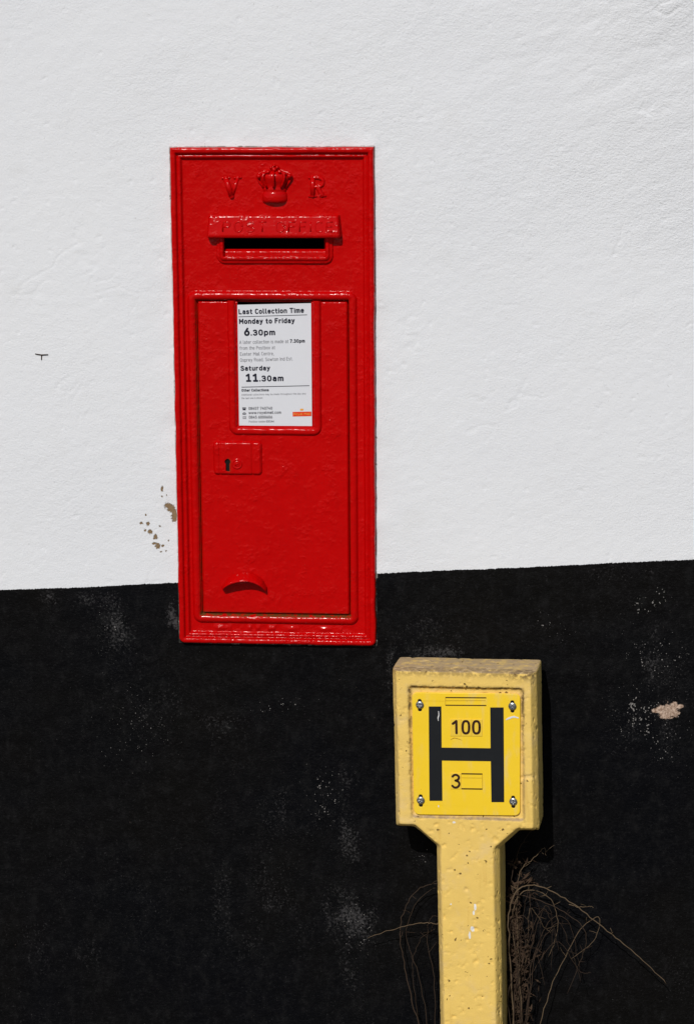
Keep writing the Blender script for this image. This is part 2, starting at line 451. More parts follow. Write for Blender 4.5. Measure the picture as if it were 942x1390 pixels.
def mat_post():
    m, nt, b = new_mat('yellow_painted_concrete'); n = N(nt)
    c = n.mix(n.noise(8, 4), (0.88, 0.615, 0.165), (0.83, 0.555, 0.14))
    c = n.mix(n.ramp(n.noise(22, 4, 0.65), 0.5, 0.72, 0, 0.65), c, (0.80, 0.575, 0.24))     # paint thinned to a sandy tone
    st = n.noise(30, 4, 0.6, n.stretch((2.2, 2.2, 0.25)))
    c = n.mix(n.ramp(st, 0.56, 0.74, 0, 0.35), c, (0.62, 0.36, 0.07))
    c = n.mix(n.math('MULTIPLY', n.attr('dust'), n.ramp(n.noise(90, 4), 0.25, 0.6, 0.35, 1.0)), c, (0.46, 0.335, 0.19))
    c = n.mix(n.math('MULTIPLY', n.attr('dirt'), n.ramp(n.noise(140, 4), 0.36, 0.58)), c, (0.13, 0.08, 0.035))
    ol = n.ramp(n.noise(70, 5, 0.7), 0.68, 0.76, 0, 0.4)
    c = n.mix(ol, c, (0.34, 0.22, 0.08))
    vo = n.voro(130); pd_ = n.math('ADD', vo.outputs['Distance'], n.ramp(n.noise(190, 2), 0.3, 0.7, -0.10, 0.16)); pit = n.math('MULTIPLY', n.ramp(pd_, 0.30, 0.16), n.math('GREATER_THAN', n.noise(60, 2), 0.60))
    c = n.mix(n.math('MULTIPLY', pit, 0.85), c, (0.15, 0.075, 0.02))
    c = n.mix(n.ramp(n.math('ADD', n.attr('splash'), n.math('MULTIPLY_ADD', n.noise(260, 3), 0.8, -0.4)), 0.5, 0.56), c, (0.82, 0.80, 0.76))
    nt.links.new(c, b.inputs['Base Color'])
    b.inputs['Roughness'].default_value = 0.72; b.inputs['Specular IOR Level'].default_value = 0.25
    b1 = n.bump(n.noise(400, 3, 0.6), 0.0008, 0.5)
    b2 = n.bump(n.math('MULTIPLY', pit, -1.0), 0.0015, 0.9, b1)
    nt.links.new(b2, b.inputs['Normal'])
    return m

def mat_plate():
    m, nt, b = new_mat('yellow_sign_enamel'); n = N(nt)
    c = n.mix(n.noise(12, 3), (0.97, 0.655, 0.025), (0.95, 0.63, 0.027))
    sm = n.noise(26, 4, 0.6, n.stretch((1.6, 1.6, 0.5)))
    c = n.mix(n.math('MULTIPLY', n.ramp(sm, 0.5, 0.75), n.attr('smear')), c, (0.80, 0.60, 0.22))
    c = n.mix(n.ramp(n.noise(420, 2), 0.74, 0.77, 0, 0.6), c, (0.3, 0.19, 0.03))
    nt.links.new(c, b.inputs['Base Color'])
    nt.links.new(n.ramp(n.noise(40, 3), 0.3, 0.7, 0.35, 0.55), b.inputs['Roughness'])
    b.inputs['Specular IOR Level'].default_value = 0.35
    nt.links.new(n.bump(n.noise(60, 2), 0.001, 0.15), b.inputs['Normal'])
    return m

def mat_ground():
    m, nt, b = new_mat('worn_asphalt'); n = N(nt)
    c = n.mix(n.noise(2.0, 4), (0.075, 0.073, 0.07), (0.11, 0.105, 0.10))
    c = n.mix(n.ramp(n.noise(160, 3), 0.55, 0.7, 0, 0.6), c, (0.20, 0.19, 0.18))
    nt.links.new(c, b.inputs['Base Color']); b.inputs['Roughness'].default_value = 0.9
    nt.links.new(n.bump(n.noise(180, 3), 0.004, 0.7), b.inputs['Normal'])
    return m

M_WALL = mat_wall(); M_RED = mat_red(); M_POST = mat_post(); M_PLATE = mat_plate(); M_GROUND = mat_ground()
M_NOTICE = mat_simple('white_enamel_notice', (0.74, 0.75, 0.79), 0.35, 0.35, 0.05, 30)
M_INK = mat_simple('dark_navy_print', (0.012, 0.013, 0.028), 0.5, 0.3, 0.2)
M_INKGREY = mat_simple('grey_print', (0.20, 0.20, 0.22), 0.5, 0.3, 0.1)
M_ORANGE = mat_simple('orange_red_print', (0.80, 0.055, 0.012), 0.45, 0.3, 0.06)
M_AMBER = mat_simple('amber_print', (0.85, 0.38, 0.06), 0.45, 0.3, 0.06)
M_HBLACK = mat_simple('black_sign_enamel', (0.012, 0.014, 0.017), 0.42, 0.35, 0.35, 60)
M_BROWN = mat_simple('dark_brown_print', (0.035, 0.010, 0.004), 0.55, 0.3, 0.2)
M_FAINT = mat_simple('thin_ochre_edge', (0.58, 0.35, 0.02), 0.6, 0.3, 0.2)
M_TILE = mat_simple('pale_yellow_tile', (0.89, 0.60, 0.055), 0.4, 0.35, 0.05)
M_STEEL = mat_simple('zinc_screw', (0.42, 0.43, 0.43), 0.34, 0.5, 0.45, 300, 0.9, 0.0002)
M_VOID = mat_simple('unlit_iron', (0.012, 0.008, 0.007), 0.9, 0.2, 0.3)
M_STEM = mat_simple('dry_stem', (0.17, 0.118, 0.07), 0.8, 0.2, 0.5, 90)
M_STEMDARK = mat_simple('dead_dark_stem', (0.065, 0.042, 0.028), 0.85, 0.2, 0.5, 90)
M_LITTER = mat_simple('dead_leaf_litter', (0.085, 0.052, 0.032), 0.9, 0.2, 0.6, 120)
M_WIRE = mat_simple('rusty_wire', (0.055, 0.03, 0.018), 0.8, 0.3, 0.4, 200)
M_SCRATCH = mat_simple('white_paint_smear', (0.82, 0.81, 0.78), 0.6, 0.3, 0.1)

# ------------------------------------------------------------------ frames of the two things
WN = np.array([0, -1.0, 0])
def wallpt(px, py, h=0.0): return hit(px, py, np.array([0, -h, 0.0]), WN)

# post box: best rectangle through its four corners on the wall
tl, tr, bl, br = [wallpt(*p) for p in ((231, 199), (509, 197), (243.5, 872), (511.5, 876.5))]
r1 = math.atan2((tr - tl)[2], (tr - tl)[0]); r2 = math.atan2((br - bl)[2], (br - bl)[0])
r3 = math.atan2(-(tl - bl)[0], (tl - bl)[2]); r4 = math.atan2(-(tr - br)[0], (tr - br)[2])
BR = (r1 + r2) / 8 + (r3 + r4) * 3 / 8
BW = (np.linalg.norm(tr - tl) + np.linalg.norm(br - bl)) / 2
BH = (np.linalg.norm(tl - bl) + np.linalg.norm(tr - br)) / 2
cen = (tl + tr + bl + br) / 4
bex = np.array([math.cos(BR), 0, math.sin(BR)]); bez = np.array([-math.sin(BR), 0, math.cos(BR)])
BF = Frame(cen - bez * BH / 2, bex, WN, bez)       # u in [-BW/2, BW/2], v in [0, BH]
print('box size', BW, BH, 'tilt deg', math.degrees(BR), [math.degrees(x) for x in (r1, r2, r3, r4)])

# ------------------------------------------------------------------ ground
bm = bmesh.new()
bmesh.ops.create_grid(bm, x_segments=60, y_segments=60, size=600)
me = bpy.data.meshes.new('ground'); bm.to_mesh(me); bm.free()
g = link('ground', me, M_GROUND); g['kind'] = 'structure'

# ------------------------------------------------------------------ wall
lx = [wallpt(*p) for p in ((-80, 803.5), (0, 800.7), (110, 797.5), (238, 790.8), (300, 788), (513, 778.3), (620, 773.5), (700, 770.6), (820, 764.8), (942, 759.5), (1020, 756))]
LX = np.array([p[0] for p in lx]); LZ = np.array([p[2] for p in lx])
def zline(x):
    a = (LZ[-1] - LZ[0]) / (LX[-1] - LX[0])
    z = np.interp(x, LX, LZ)
    return np.where(x < LX[0], LZ[0] + a * (x - LX[0]), np.where(x > LX[-1], LZ[-1] + a * (x - LX[-1]), z))

def box_uv(x, z):
    dx = x - BF.o[0]; dz = z - BF.o[2]
    return dx * bex[0] + dz * bex[2], dx * bez[0] + dz * bez[2]
def box_sd(x, z):
    """signed distance to the box's outline on the wall, positive outside"""
    u, v = box_uv(x, z)
    du = np.abs(u) - BW / 2; dv = np.abs(v - BH / 2) - BH / 2
    return np.where((du > 0) & (dv > 0), np.hypot(du, dv), np.maximum(du, dv))

def blob(x, z, px, py, rx, ry, ang=0.0):
    c = wallpt(px, py); k = 1.18e-3
    ca, sa = math.cos(ang), math.sin(ang)
    dx = (x - c[0]); dz = (z - c[2])
    return np.exp(-(((dx * ca + dz * sa) / (rx * k)) ** 2 + ((-dx * sa + dz * ca) / (ry * k)) ** 2))

def wall_h(x, z):
    # soft trowel undulation, slanted ridges, grain; rougher towards the upper right
    p = wallpt(1000, 60)
    rough = 0.22 + 1.15 * np.exp(-(((x - p[0]) / 0.42) ** 2 + ((z - p[2]) / 0.36) ** 2))
    low = sstep(0, -0.02, z - zline(x))
    h = 0.006 * fbm(x, z, 0.55, 2, 3)
    a = 0.45
    xr = x * math.cos(a) + z * math.sin(a); zr = -x * math.sin(a) + z * math.cos(a)
    wob = 0.03 * vnoise(x / 0.12, z / 0.12, 9)
    n1 = fbm(xr * 0.33 + wob, zr + wob * 0.3, 0.055, 3, 21)
    ridge = 0.5 - np.abs(n1) * 1.6
    patchy = sstep(-0.05, 0.3, fbm(x, z, 0.22, 2, 33))
    h = h + rough * (0.0009 * ridge * (0.15 + patchy) + 0.0007 * fbm(xr * 0.5, zr, 0.022, 3, 41))
    h = h + (0.45 + 0.4 * rough) * 0.0005 * fbm(x * 0.75, z, 0.0085, 2, 51)
    h = h + low * (0.0016 * fbm(x * 0.85, z, 0.030, 4, 61) + 0.0004)
    pl = fbm(xr * 0.5 + wob * 0.5, zr, 0.075, 4, 131)
    crack = sstep(0.035, 0.0, np.abs(pl)) * sstep(0.05, 0.35, fbm(x, z, 0.09, 2, 137)) * (1 - low)
    h = h - (0.25 + 0.9 * rough) * 0.0011 * crack
    pock = sstep(0.50, 0.62, fbm(x, z, 0.011, 2, 139)) * (1 - low)
    h = h - 0.0006 * pock
    # plaster dressed up against the box
    d = box_sd(x, z)
    h = h + 0.0022 * np.exp(-np.maximum(d, 0) / 0.016) * (0.4 + vnoise(x / 0.03, z / 0.03, 71) * 1.4)
    return h

sp = 0.0022
fx = np.arange(-0.76, 0.7601, sp); fz = np.arange(0.0, 1.9401, sp)
cl = -0.76 - np.cumsum(np.geomspace(0.004, 0.35, 24)); cr = 0.76 + np.cumsum(np.geomspace(0.004, 0.35, 24))
ct = fz[-1] + np.cumsum(np.geomspace(0.004, 0.22, 20))
us = np.concatenate([cl[::-1], fx, cr]); vs = np.concatenate([[-0.3, -0.12], fz, ct])
def a_sand(x, z):
    p = wallpt(1000, 60)
    r = 0.10 + 0.75 * np.exp(-(((x - p[0]) / 0.45) ** 2 + ((z - p[2]) / 0.40) ** 2))
    return np.clip(r + 0.55 * fbm(x * 0.6, z, 0.16, 4, 143), 0.04, 1)
def a_scuff(x, z):
    s = 0.13 * sstep(0.0, 0.4, fbm(x * 1.5, z, 0.25, 3, 81)) + 0.07 * sstep(0.05, 0.4, fbm(x * 2.5, z * 0.8, 0.12, 3, 84))
    s = s + 0.40 * blob(x, z, 160, 850, 26, 45) + 0.30 * blob(x, z, 100, 812, 70, 14) + 0.2 * blob(x, z, 180, 960, 60, 70)
    s = s + 0.55 * blob(x, z, 232, 835, 8, 28) + 0.62 * blob(x, z, 240, 848, 5, 10)
    streak = np.exp(-((x - wallpt(470, 1150)[0] + 0.02 * vnoise(z / 0.08, z * 0, 5)) / 0.026) ** 2)
    zz = wallpt(470, 1040)[2] - z
    s = s + 0.5 * streak * sstep(-0.03, 0.06, zz) * (0.55 + 0.9 * (vnoise(x / 0.018, z / 0.06, 6)))
    s = s + 0.42 * blob(x, z, 490, 1245, 30, 40) + 0.3 * blob(x, z, 420, 1100, 60, 40)
    s = s + 0.45 * blob(x, z, 600, 886, 60, 10) + 0.4 * blob(x, z, 530, 900, 6, 60) + 0.28 * blob(x, z, 560, 850, 70, 30)
    s = s + 0.32 * blob(x, z, 885, 930, 60, 60) + 0.2 * blob(x, z, 870, 1010, 60, 50) + 0.22 * blob(x, z, 830, 780, 60, 14)
    s = s + 0.35 * blob(x, z, 580, 1165, 22, 18) + 0.22 * blob(x, z, 745, 850, 40, 40) + 0.2 * blob(x, z, 780, 1180, 60, 40)
    s = s + 0.2 * blob(x, z, 330, 1250, 90, 60) + 0.2 * blob(x, z, 300, 980, 80, 40)
    return s * 0.72 * (0.55 + 1.1 * sstep(-0.25, 0.35, fbm(x, z * 0.5, 0.035, 3, 95)))
def a_speck(x, z):
    s = 0.16 + 0.62 * blob(x, z, 880, 975, 45, 30) + 0.7 * blob(x, z, 850, 950, 20, 16) + 0.55 * blob(x, z, 915, 1015, 30, 25)
    s = s + 0.7 * blob(x, z, 868, 822, 18, 12) + 0.6 * blob(x, z, 895, 812, 14, 14) + 0.5 * blob(x, z, 890, 890, 40, 30)
    s = s + 0.45 * blob(x, z, 390, 960, 40, 14) + 0.5 * blob(x, z, 440, 1080, 30, 50) + 0.5 * blob(x, z, 485, 1260, 25, 40)
    s = s + 0.35 * blob(x, z, 155, 850, 25, 40) + 0.4 * blob(x, z, 740, 850, 25, 25) + 0.3 * blob(x, z, 180, 990, 60, 60)
    s = s + 0.45 * blob(x, z, 575, 1160, 14, 16)
    return s
CHIPS = [(232, 690, 6, 6, 0), (237, 700, 4, 10, 0), (228, 686, 5, 4, 0), (220, 663, 2, 4, 0), (192, 710, 3.2, 2, 0), (201, 711, 2.6, 3, 0),
         (197, 720, 2, 2, 0), (204, 722, 3.4, 3.4, 0.5), (211, 729, 3, 4, 0), (214, 741, 3.4, 4.5, 0), (209, 738, 3, 2, 0), (221, 741, 2.6, 1.8, 0),
         (229, 734, 1.6, 1.6, 0), (198, 699, 1.5, 1.5, 0), (219, 749, 1.7, 1.5, 0), (226, 672, 1.5, 1.5, 0), (217, 714, 1.5, 1.4, 0), (226, 748, 1.4, 1.4, 0), (220, 674, 1.4, 1.6, 0)]
def a_chip(x, z):
    s = np.zeros_like(x)
    for px, py, rx, ry, a in CHIPS:
        s = np.maximum(s, 1.05 * blob(x, z, px, py, rx * 1.08, ry * 1.08, a))
    return s
def a_patch(x, z):
    s = np.zeros_like(x)
    for px, py, rx, ry in ((908, 965, 13, 9), (898, 962, 8, 5), (915, 958, 5, 6), (889, 963, 5, 3), (923, 958, 5, 2.5), (905, 972, 8, 4)):
        s = np.maximum(s, 1.1 * blob(x, z, px, py, rx * 1.2, ry * 1.2))
    return s
def a_grime(x, z):
    return 0.22 * blob(x, z, 530, 600, 14, 60) + 0.3 * blob(x, z, 226, 700, 14, 60) + 0.12 * sstep(0.05, 0.35, fbm(x, z, 0.4, 2, 88))
hole = 0.016
me = grid('wall', us, vs, wall_h, keep=lambda x, z: box_sd(x, z) > -hole,
          attrs={'sand': a_sand, 'line': lambda x, z: z - zline(x), 'scuff': a_scuff, 'speck': a_speck, 'chip': a_chip, 'patch': a_patch,
                 'grime': a_grime, 'joint': lambda x, z: np.abs(box_sd(x, z) + 0.0001)})
wall = link('house_wall', me, M_WALL)
tag(wall, 'rendered house wall painted white above and black along its foot', 'wall')
# body of the wall behind its face, with the pocket that holds the box
x0, x1, z1 = us[0], us[-1], vs[-1]
def boxvf(x0, x1, y0, y1, z0, z1):
    v = [(x, y, z) for x in (x0, x1) for y in (y0, y1) for z in (z0, z1)]
    f = [(0, 1, 3, 2), (4, 6, 7, 5), (0, 4, 5, 1), (2, 3, 7, 6), (0, 2, 6, 4), (1, 5, 7, 3)]
    return v, f
core = []
ux0, ux1 = cen[0] - BW / 2 + 0.004, cen[0] + BW / 2 - 0.004
uz0, uz1 = cen[2] - BH / 2 + 0.004, cen[2] + BH / 2 - 0.004
Y0, Y1 = 0.012, 0.36
core.append(boxvf(x0, ux0, Y0, Y1, -0.3, z1)); core.append(boxvf(ux1, x1, Y0, Y1, -0.3, z1))
core.append(boxvf(ux0, ux1, Y0, Y1, -0.3, uz0)); core.append(boxvf(ux0, ux1, Y0, Y1, uz1, z1))
core.append(boxvf(ux0, ux1, 0.30, Y1, uz0, uz1))
link('masonry', pyd('masonry', *merge(core)), mat_simple('rubble_masonry', (0.30, 0.26, 0.21), 0.9, 0.2, 0.4, 12, 0, 0.002), wall, smooth=False)

# ------------------------------------------------------------------ post box
pb = bpy.data.objects.new('post_box', None); COL.objects.link(pb); pb.matrix_world = BF.matrix(); pb.empty_display_size = 0.1
tag(pb, 'red cast iron post box with raised crown set into the painted wall', 'post box')
lump = lambda u, v, s=0: 0.0006 * fbm(u, v, 0.030, 2, 100 + s) + 0.00022 * fbm(u, v, 0.008, 2, 120 + s)

# door opening and bead, from pixels
dl, db = BF.uv(273.5, 834, 0.004); dr, dt = BF.uv(472.5, 407.5, 0.004)
DU0, DU1, DV0, DV1 = dl, dr, db, dt
dl2 = BF.uv(276, 620, 0.0)[0]
BEADW = 0.0135
def rect_sd(u, v, u0, v0, u1, v1):
    du = np.maximum(u0 - u, u - u1); dv = np.maximum(v0 - v, v - v1)
    return np.where((du > 0) & (dv > 0), np.hypot(du, dv), np.maximum(du, dv))
RIM_D = np.array([0, 0.6, 2.0, 4.5, 8.8, 10.4, 11.4, 12.4, 13.6, 16.6, 18.0, 19.2, 20.6, 24, 400]) * 1e-3
RIM_H = np.array([-14, 5.0, 10.2, 11.6, 11.0, 8.6, 4.6, 4.4, 6.4, 6.0, 3.2, 1.0, 0.7, 0.5, 0.4]) * 1e-3
def bead(d, w, hh):
    t = np.clip((d - 0) / w, 0, 1)
    return hh * np.sqrt(np.clip(1 - (2 * t - 1) ** 2, 0, 1)) * ((d > 0) & (d < w))
slot_l, slot_b = BF.uv(300, 338, 0.0); slot_r, slot_t = BF.uv(440, 312, 0.0)
def body_h(u, v):
    d = np.minimum(BW / 2 - np.abs(u), np.minimum(v, BH - v))
    cu = BW / 2 - np.abs(u); cv = np.minimum(v, BH - v); R = 0.010
    corner = (cu < R) & (cv < R) & (v < BH / 2)
    d = np.where(corner, R - np.hypot(R - cu, R - cv), d)
    h = np.interp(d, RIM_D, RIM_H)
    e = rect_sd(u, v, DU0, DV0, DU1, DV1)
    h = np.maximum(h, h * (e > 0) + bead(e, BEADW, 0.0062))
    h = np.where(e < 0, -0.0085, h)
    # worn founder's line below the door: only lumps are left of it
    vb = BF.uv(370, 853, 0)[1]
    band = np.exp(-((v - vb) / 0.005) ** 2) * (np.abs(u) < 0.105)
    h = h + band * 0.0035 * np.clip(vnoise(u / 0.0065, v / 0.009, 140) + 0.18, 0, 1)
    s = rect_sd(u, v, slot_l, slot_b, slot_r, slot_t)
    h = h - 0.006 * sstep(0.004, -0.001, s)
    return h + lump(u, v) * (d > 0.0005)
def body_keep(u, v):
    inside = rect_sd(u, v, DU0, DV0, DU1, DV1) < -0.0045
    s = rect_sd(u, v, slot_l, slot_b, slot_r, slot_t) < 0
    return ~inside & ~s
def body_warp(u, v):
    d = np.minimum(BW / 2 - np.abs(u), np.minimum(v, BH - v))
    k = np.exp(-np.maximum(d, 0) / 0.012)
    return u + k * 0.0013 * fbm(u + 3, v, 0.035, 3, 150), v + k * 0.0013 * fbm(u, v + 5, 0.035, 3, 160)
def body_rust(u, v):
    e = rect_sd(u, v, DU0, DV0, DU1, DV1)
    r = 0.9 * np.exp(-((e - 0.0005) / 0.002) ** 2) * (v < DV0 + 0.004)
    r = r + 0.45 * np.exp(-((e - 0.0) / 0.0015) ** 2)
    d = np.minimum(BW / 2 - np.abs(u), np.minimum(v, BH - v))
    return r + 0.7 * sstep(0.0022, 0.0, d)
ed = np.array([0, 0.25, 0.6, 1.0, 1.5]) * 1e-3
gu = np.unique(np.concatenate([-BW / 2 + ed, BW / 2 - ed, np.arange(-BW / 2 + 0.002, BW / 2 - 0.0019, 0.00105)]))
gv = np.unique(np.concatenate([ed, BH - ed, np.arange(0.002, BH - 0.0019, 0.00105)]))
me = grid('body', gu, gv, body_h, body_keep, body_warp, {'rust': body_rust})
link('body', me, M_RED, pb)
# casing inside the wall: closes the slot with darkness
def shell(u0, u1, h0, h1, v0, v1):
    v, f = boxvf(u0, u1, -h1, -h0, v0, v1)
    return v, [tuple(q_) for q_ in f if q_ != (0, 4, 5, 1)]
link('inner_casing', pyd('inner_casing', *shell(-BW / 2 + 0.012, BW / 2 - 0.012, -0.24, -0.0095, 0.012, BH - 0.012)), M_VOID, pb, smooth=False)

# door
wl, wb_ = BF.uv(322.5, 579, 0.004); wr, wt = BF.uv(423.5, 407, 0.004)
def door_h(u, v):
    h = 0.0012 + lump(u, v, 3)
    e = rect_sd(u, v, DU0 + 0.0022, DV0 + 0.0014, DU1 - 0.001, DV1 - 0.0012)
    h = h - 0.006 * sstep(-0.0022, -0.0002, e)
    # a faint inner step near the right edge and some blisters under the paint
    ur = BF.uv(474, 620, 0)[0]
    h = h + 0.0007 * sstep(0.1, 0.5, fbm(u, v, 0.05, 2, 170)) * sstep(0.1, 0.4, fbm(u, v, 0.010, 2, 175))
    return h
du = np.arange(DU0 + 0.0016, DU1 - 0.0005, 0.00105); dv = np.arange(DV0 + 0.001, DV1 - 0.0008, 0.00105)
me = grid('door', du, dv, door_h, lambda u, v: rect_sd(u, v, wl + 0.002, wb_ + 0.002, wr - 0.002, DV1 - 0.0004) > 0, None, {'rust': lambda u, v: 0.9 * np.exp(-(v - DV0 - 0.001) / 0.0022) + 0.3 * np.exp(-(u - DU0) / 0.002)})
door = link('door', me, M_RED, pb)

# frame round the notice (open at its top, under the door's bead)
WB = 0.0145
def win_h(u, v):
    e = rect_sd(u, v, wl, wb_, wr, wt + 0.05)
    t = np.clip(e / WB, 0, 1)
    return -0.0005 + 0.0062 * (np.clip(1 - np.abs(2 * t - 1) ** 3.2, 0, 1)) + lump(u, v, 9)
def win_keep(u, v):
    e = rect_sd(u, v, wl, wb_, wr, wt + 0.05)
    return (e > 0) & (e < WB) & (v < DV1 - 0.001)
gu = np.arange(wl - WB - 0.002, wr + WB + 0.002, 0.00095); gv = np.arange(wb_ - WB - 0.002, DV1, 0.00095)
link('notice_frame', grid('notice_frame', gu, gv, win_h, win_keep, None, {'rust': lambda u, v: 0 * u}), M_RED, pb)

# notice
NH = 0.0008
c4 = [np.array(BF.uv(*p, NH)) for p in ((324.6, 579.2), (423.6, 578.8), (422.2, 411.2), (322.2, 413.4))]
def quad(c4, n):
    out = []
    for i in range(4):
        for k in range(n):
            out.append(c4[i] + (c4[(i + 1) % 4] - c4[i]) * k / n)
    return out
notice = link('notice', slab(quad(c4, 6), NH - 0.0012, NH), M_NOTICE, pb, smooth=False)
notice['label'] = 'white collection times notice with dark lettering'
TH = NH + 0.00025
T = lambda b_, x0, x1, y0, y1, cap, mat=M_INK, bold=0.12: lettering('text_line', b_, BF, x0, x1, y0, y1, cap, TH, mat, notice, bold)
T('Last Collection Time', 324, 412.8, 426.4, 424.3, 7.2, bold=0.215)
T('Monday to Friday', 324.6, 400.2, 439.6, 438.3, 7.3, bold=0.225)
T('6', 331.5, 339, 455.8, 455.7, 11.4, bold=0.225)
T('.30pm', 340.3, 373.6, 455.4, 454.8, 8.3, bold=0.225)
T('A later collection is made at', 325, 391.7, 466.7, 465.3, 4.9, M_INKGREY, 0.11)
T('7.30pm', 393.6, 413.9, 465.2, 464.8, 5.0, bold=0.215)
T('from the Postbox at', 325.3, 373.6, 474.6, 473.7, 4.8, M_INKGREY, 0.11)
T('Exeter Mail Centre,', 325.9, 372, 482.7, 481.9, 4.8, M_INKGREY, 0.11)
T('Osprey Road, Sowton Ind Est.', 326, 397.5, 490.9, 488.9, 4.8, M_INKGREY, 0.11)
T('Saturday', 326.7, 366.7, 503.2, 502.6, 6.9, bold=0.225)
T('11', 333.5, 350.7, 518.2, 518.0, 11.4, bold=0.225)
T('.30am', 352, 385, 517.8, 517.2, 8.3, bold=0.225)
T('Other Collections', 328, 365, 531.5, 531.0, 3.8, bold=0.215)
T('Additional collections may be made throughout the day and', 328, 415, 536.9, 535.2, 2.5, M_INKGREY, 0.11)
T('the last one is shown', 328, 356.5, 541.6, 541.0, 2.5, M_INKGREY, 0.11)
T('08457 740740', 337.6, 369.7, 556.2, 555.8, 3.9, bold=0.15)
T('www.royalmail.com', 337.6, 381.7, 562.0, 561.4, 3.9, bold=0.15)
T('0845 6000606', 338, 369.7, 568.1, 567.8, 3.9, bold=0.15)
T('Postbox number', 338, 361, 573.5, 573.3, 2.9, M_INKGREY, 0.11)
T('EX144', 362, 372, 573.3, 573.2, 2.9, bold=0.15)
def rule(name, x0, y0, x1, y1, t, h, mat, fr, parent):
    a = np.array(fr.uv(x0, y0, h)); b = np.array(fr.uv(x1, y1, h)); d = b - a; L = np.linalg.norm(d); nn = np.array([-d[1], d[0]]) / L
    w = t * 1.15e-3 / 2
    vs_ = [a - nn * w, b - nn * w, b + nn * w, a + nn * w]
    return link(name, pyd(name, [(p[0], -h, p[1]) for p in vs_], [(0, 1, 2, 3)]), mat, parent, smooth=False)
rule('rule_line', 323.6, 429.7, 416.9, 427.0, 0.8, TH, M_INK, BF, notice)
rule('rule_line', 328, 525.3, 420, 523.3, 0.9, TH, M_INK, BF, notice)
def icon(pts_list, mat, h=TH, name='icon', fr=BF, parent=notice):
    V = []; F = []
    for pts in pts_list:
        b0 = len(V)
        for p in pts:
            u, v = fr.uv(p[0], p[1], h); V.append((u, -h, v))
        F.append(tuple(range(b0, b0 + len(pts))))
    return link(name, pyd(name, V, F), mat, parent, smooth=False)
# telephone, envelope, text-phone
icon([[(329.3, 556.6), (333.7, 556.6), (333.1, 554.2), (329.9, 554.2)], [(328.9, 554.4), (330.2, 554.4), (330.2, 553.0), (328.9, 553.0)],
      [(332.8, 554.4), (334.1, 554.4), (334.1, 553.0), (332.8, 553.0)], [(329.4, 553.6), (333.6, 553.6), (333.2, 552.8), (329.8, 552.8)]], M_INK)
icon([[(329.4, 562.6), (333.9, 562.5), (333.9, 560.6), (332.6, 560.6), (332.2, 561.4), (331.1, 561.4), (330.8, 560.6), (329.4, 560.6)], [(330.2, 560.2), (333.2, 560.2), (333.2, 559.6), (330.2, 559.6)]], M_INK)
icon([[(329.8, 568.4), (334.1, 568.4), (334.1, 567.6), (329.8, 567.6)], [(329.8, 567.8), (330.5, 567.8), (330.5, 564.9), (329.8, 564.9)],
      [(333.4, 567.8), (334.1, 567.8), (334.1, 564.9), (333.4, 564.9)], [(329.8, 565.5), (334.1, 565.5), (334.1, 564.9), (329.8, 564.9)], [(331.3, 566.8), (332.6, 566.8), (332.6, 566.0), (331.3, 566.0)]], M_INKGREY)
icon([[(397.4, 565.2), (422.8, 564.7), (422.7, 558.4), (397.2, 558.9)]], M_ORANGE, TH, 'logo_panel')
lettering('logo_text', 'Royal Mail', BF, 398.8, 421.2, 563.5, 563.1, 3.3, TH + 0.0002, M_AMBER, notice, 0.12)
icon([[(407.6, 557.2), (411.8, 557.1), (412.1, 554.3), (411.0, 555.2), (410.4, 553.8), (409.7, 555.2), (409.0, 553.8), (408.4, 555.2), (407.2, 554.4)]], M_AMBER, TH, 'logo_crown')

# hood over the slot: sloped, inscribed shelf
hl, hb = BF.uv(279.5, 322.5, 0.018); hr, ht = BF.uv(463.5, 291.5, 0.004)
hsl = (0.0185 - 0.0125) / ((ht - 0.001) - (hb + 0.0045))
def hood_front(u, v): return 0.0125 + (ht - 0.001 - v) * hsl
prof = [(-0.003, ht), (0.0095, ht + 0.0003)] + [(hood_front(0, v), v) for v in np.linspace(ht - 0.001, hb + 0.0045, 14)]
for k in range(1, 8):
    a = math.pi * k / 8; prof.append((0.0185 - 0.0022 + 0.0022 * math.cos(a) , hb + 0.0022 + 0.0024 * math.cos(a * 1.0) * (1 - k / 8) - 0.0022 * math.sin(a)))
prof += [(0.010, hb + 0.0022), (-0.003, hb + 0.003)]
secs = np.unique(np.concatenate([np.linspace(0, 0.05, 12), np.linspace(0.05, 0.95, 60), np.linspace(0.95, 1, 12)]))
V = []; F = []; M_ = len(prof)
for t in secs:
    e = min(t, 1 - t) * (hr - hl)
    k = min(1.0, e / 0.005); k = 0.25 + 0.75 * math.sqrt(max(0, 1 - (1 - k) ** 2))
    for (h, v) in prof:
        u = hl + t * (hr - hl)
        taper = (v - hb) / (ht - hb)
        u = u + (0.5 - t) * 2 * 0.003 * taper
        nh = 0.0005 * float(fbm(np.array([u]), np.array([v]), 0.02, 2, 200)[0])
        V.append((u, -(h * k + (nh if h > 0 else 0)), hb + 0.0035 * (1 - k) * (1 - taper) + (v - hb)))
for i in range(len(secs) - 1):
    for j in range(M_ - 1):
        F.append((i * M_ + j, i * M_ + j + 1, (i + 1) * M_ + j + 1, (i + 1) * M_ + j))
F.append(tuple(range(M_))); F.append(tuple(reversed(range((len(secs) - 1) * M_, len(secs) * M_))))
me = pyd('hood', V, F); bm = bmesh.new(); bm.from_mesh(me); bmesh.ops.recalc_face_normals(bm, faces=bm.faces[:]); bm.to_mesh(me); bm.free()
attr(me, 'rust', np.zeros(len(me.vertices)))
hood = link('hood', me, M_RED, pb)
relief_text('raised_text', 'POST OFFICE', 303, 452, 313.5, 13.0, 0.0015, lambda u, v: hood_front(u, v) - 0.0002, M_RED, hood)

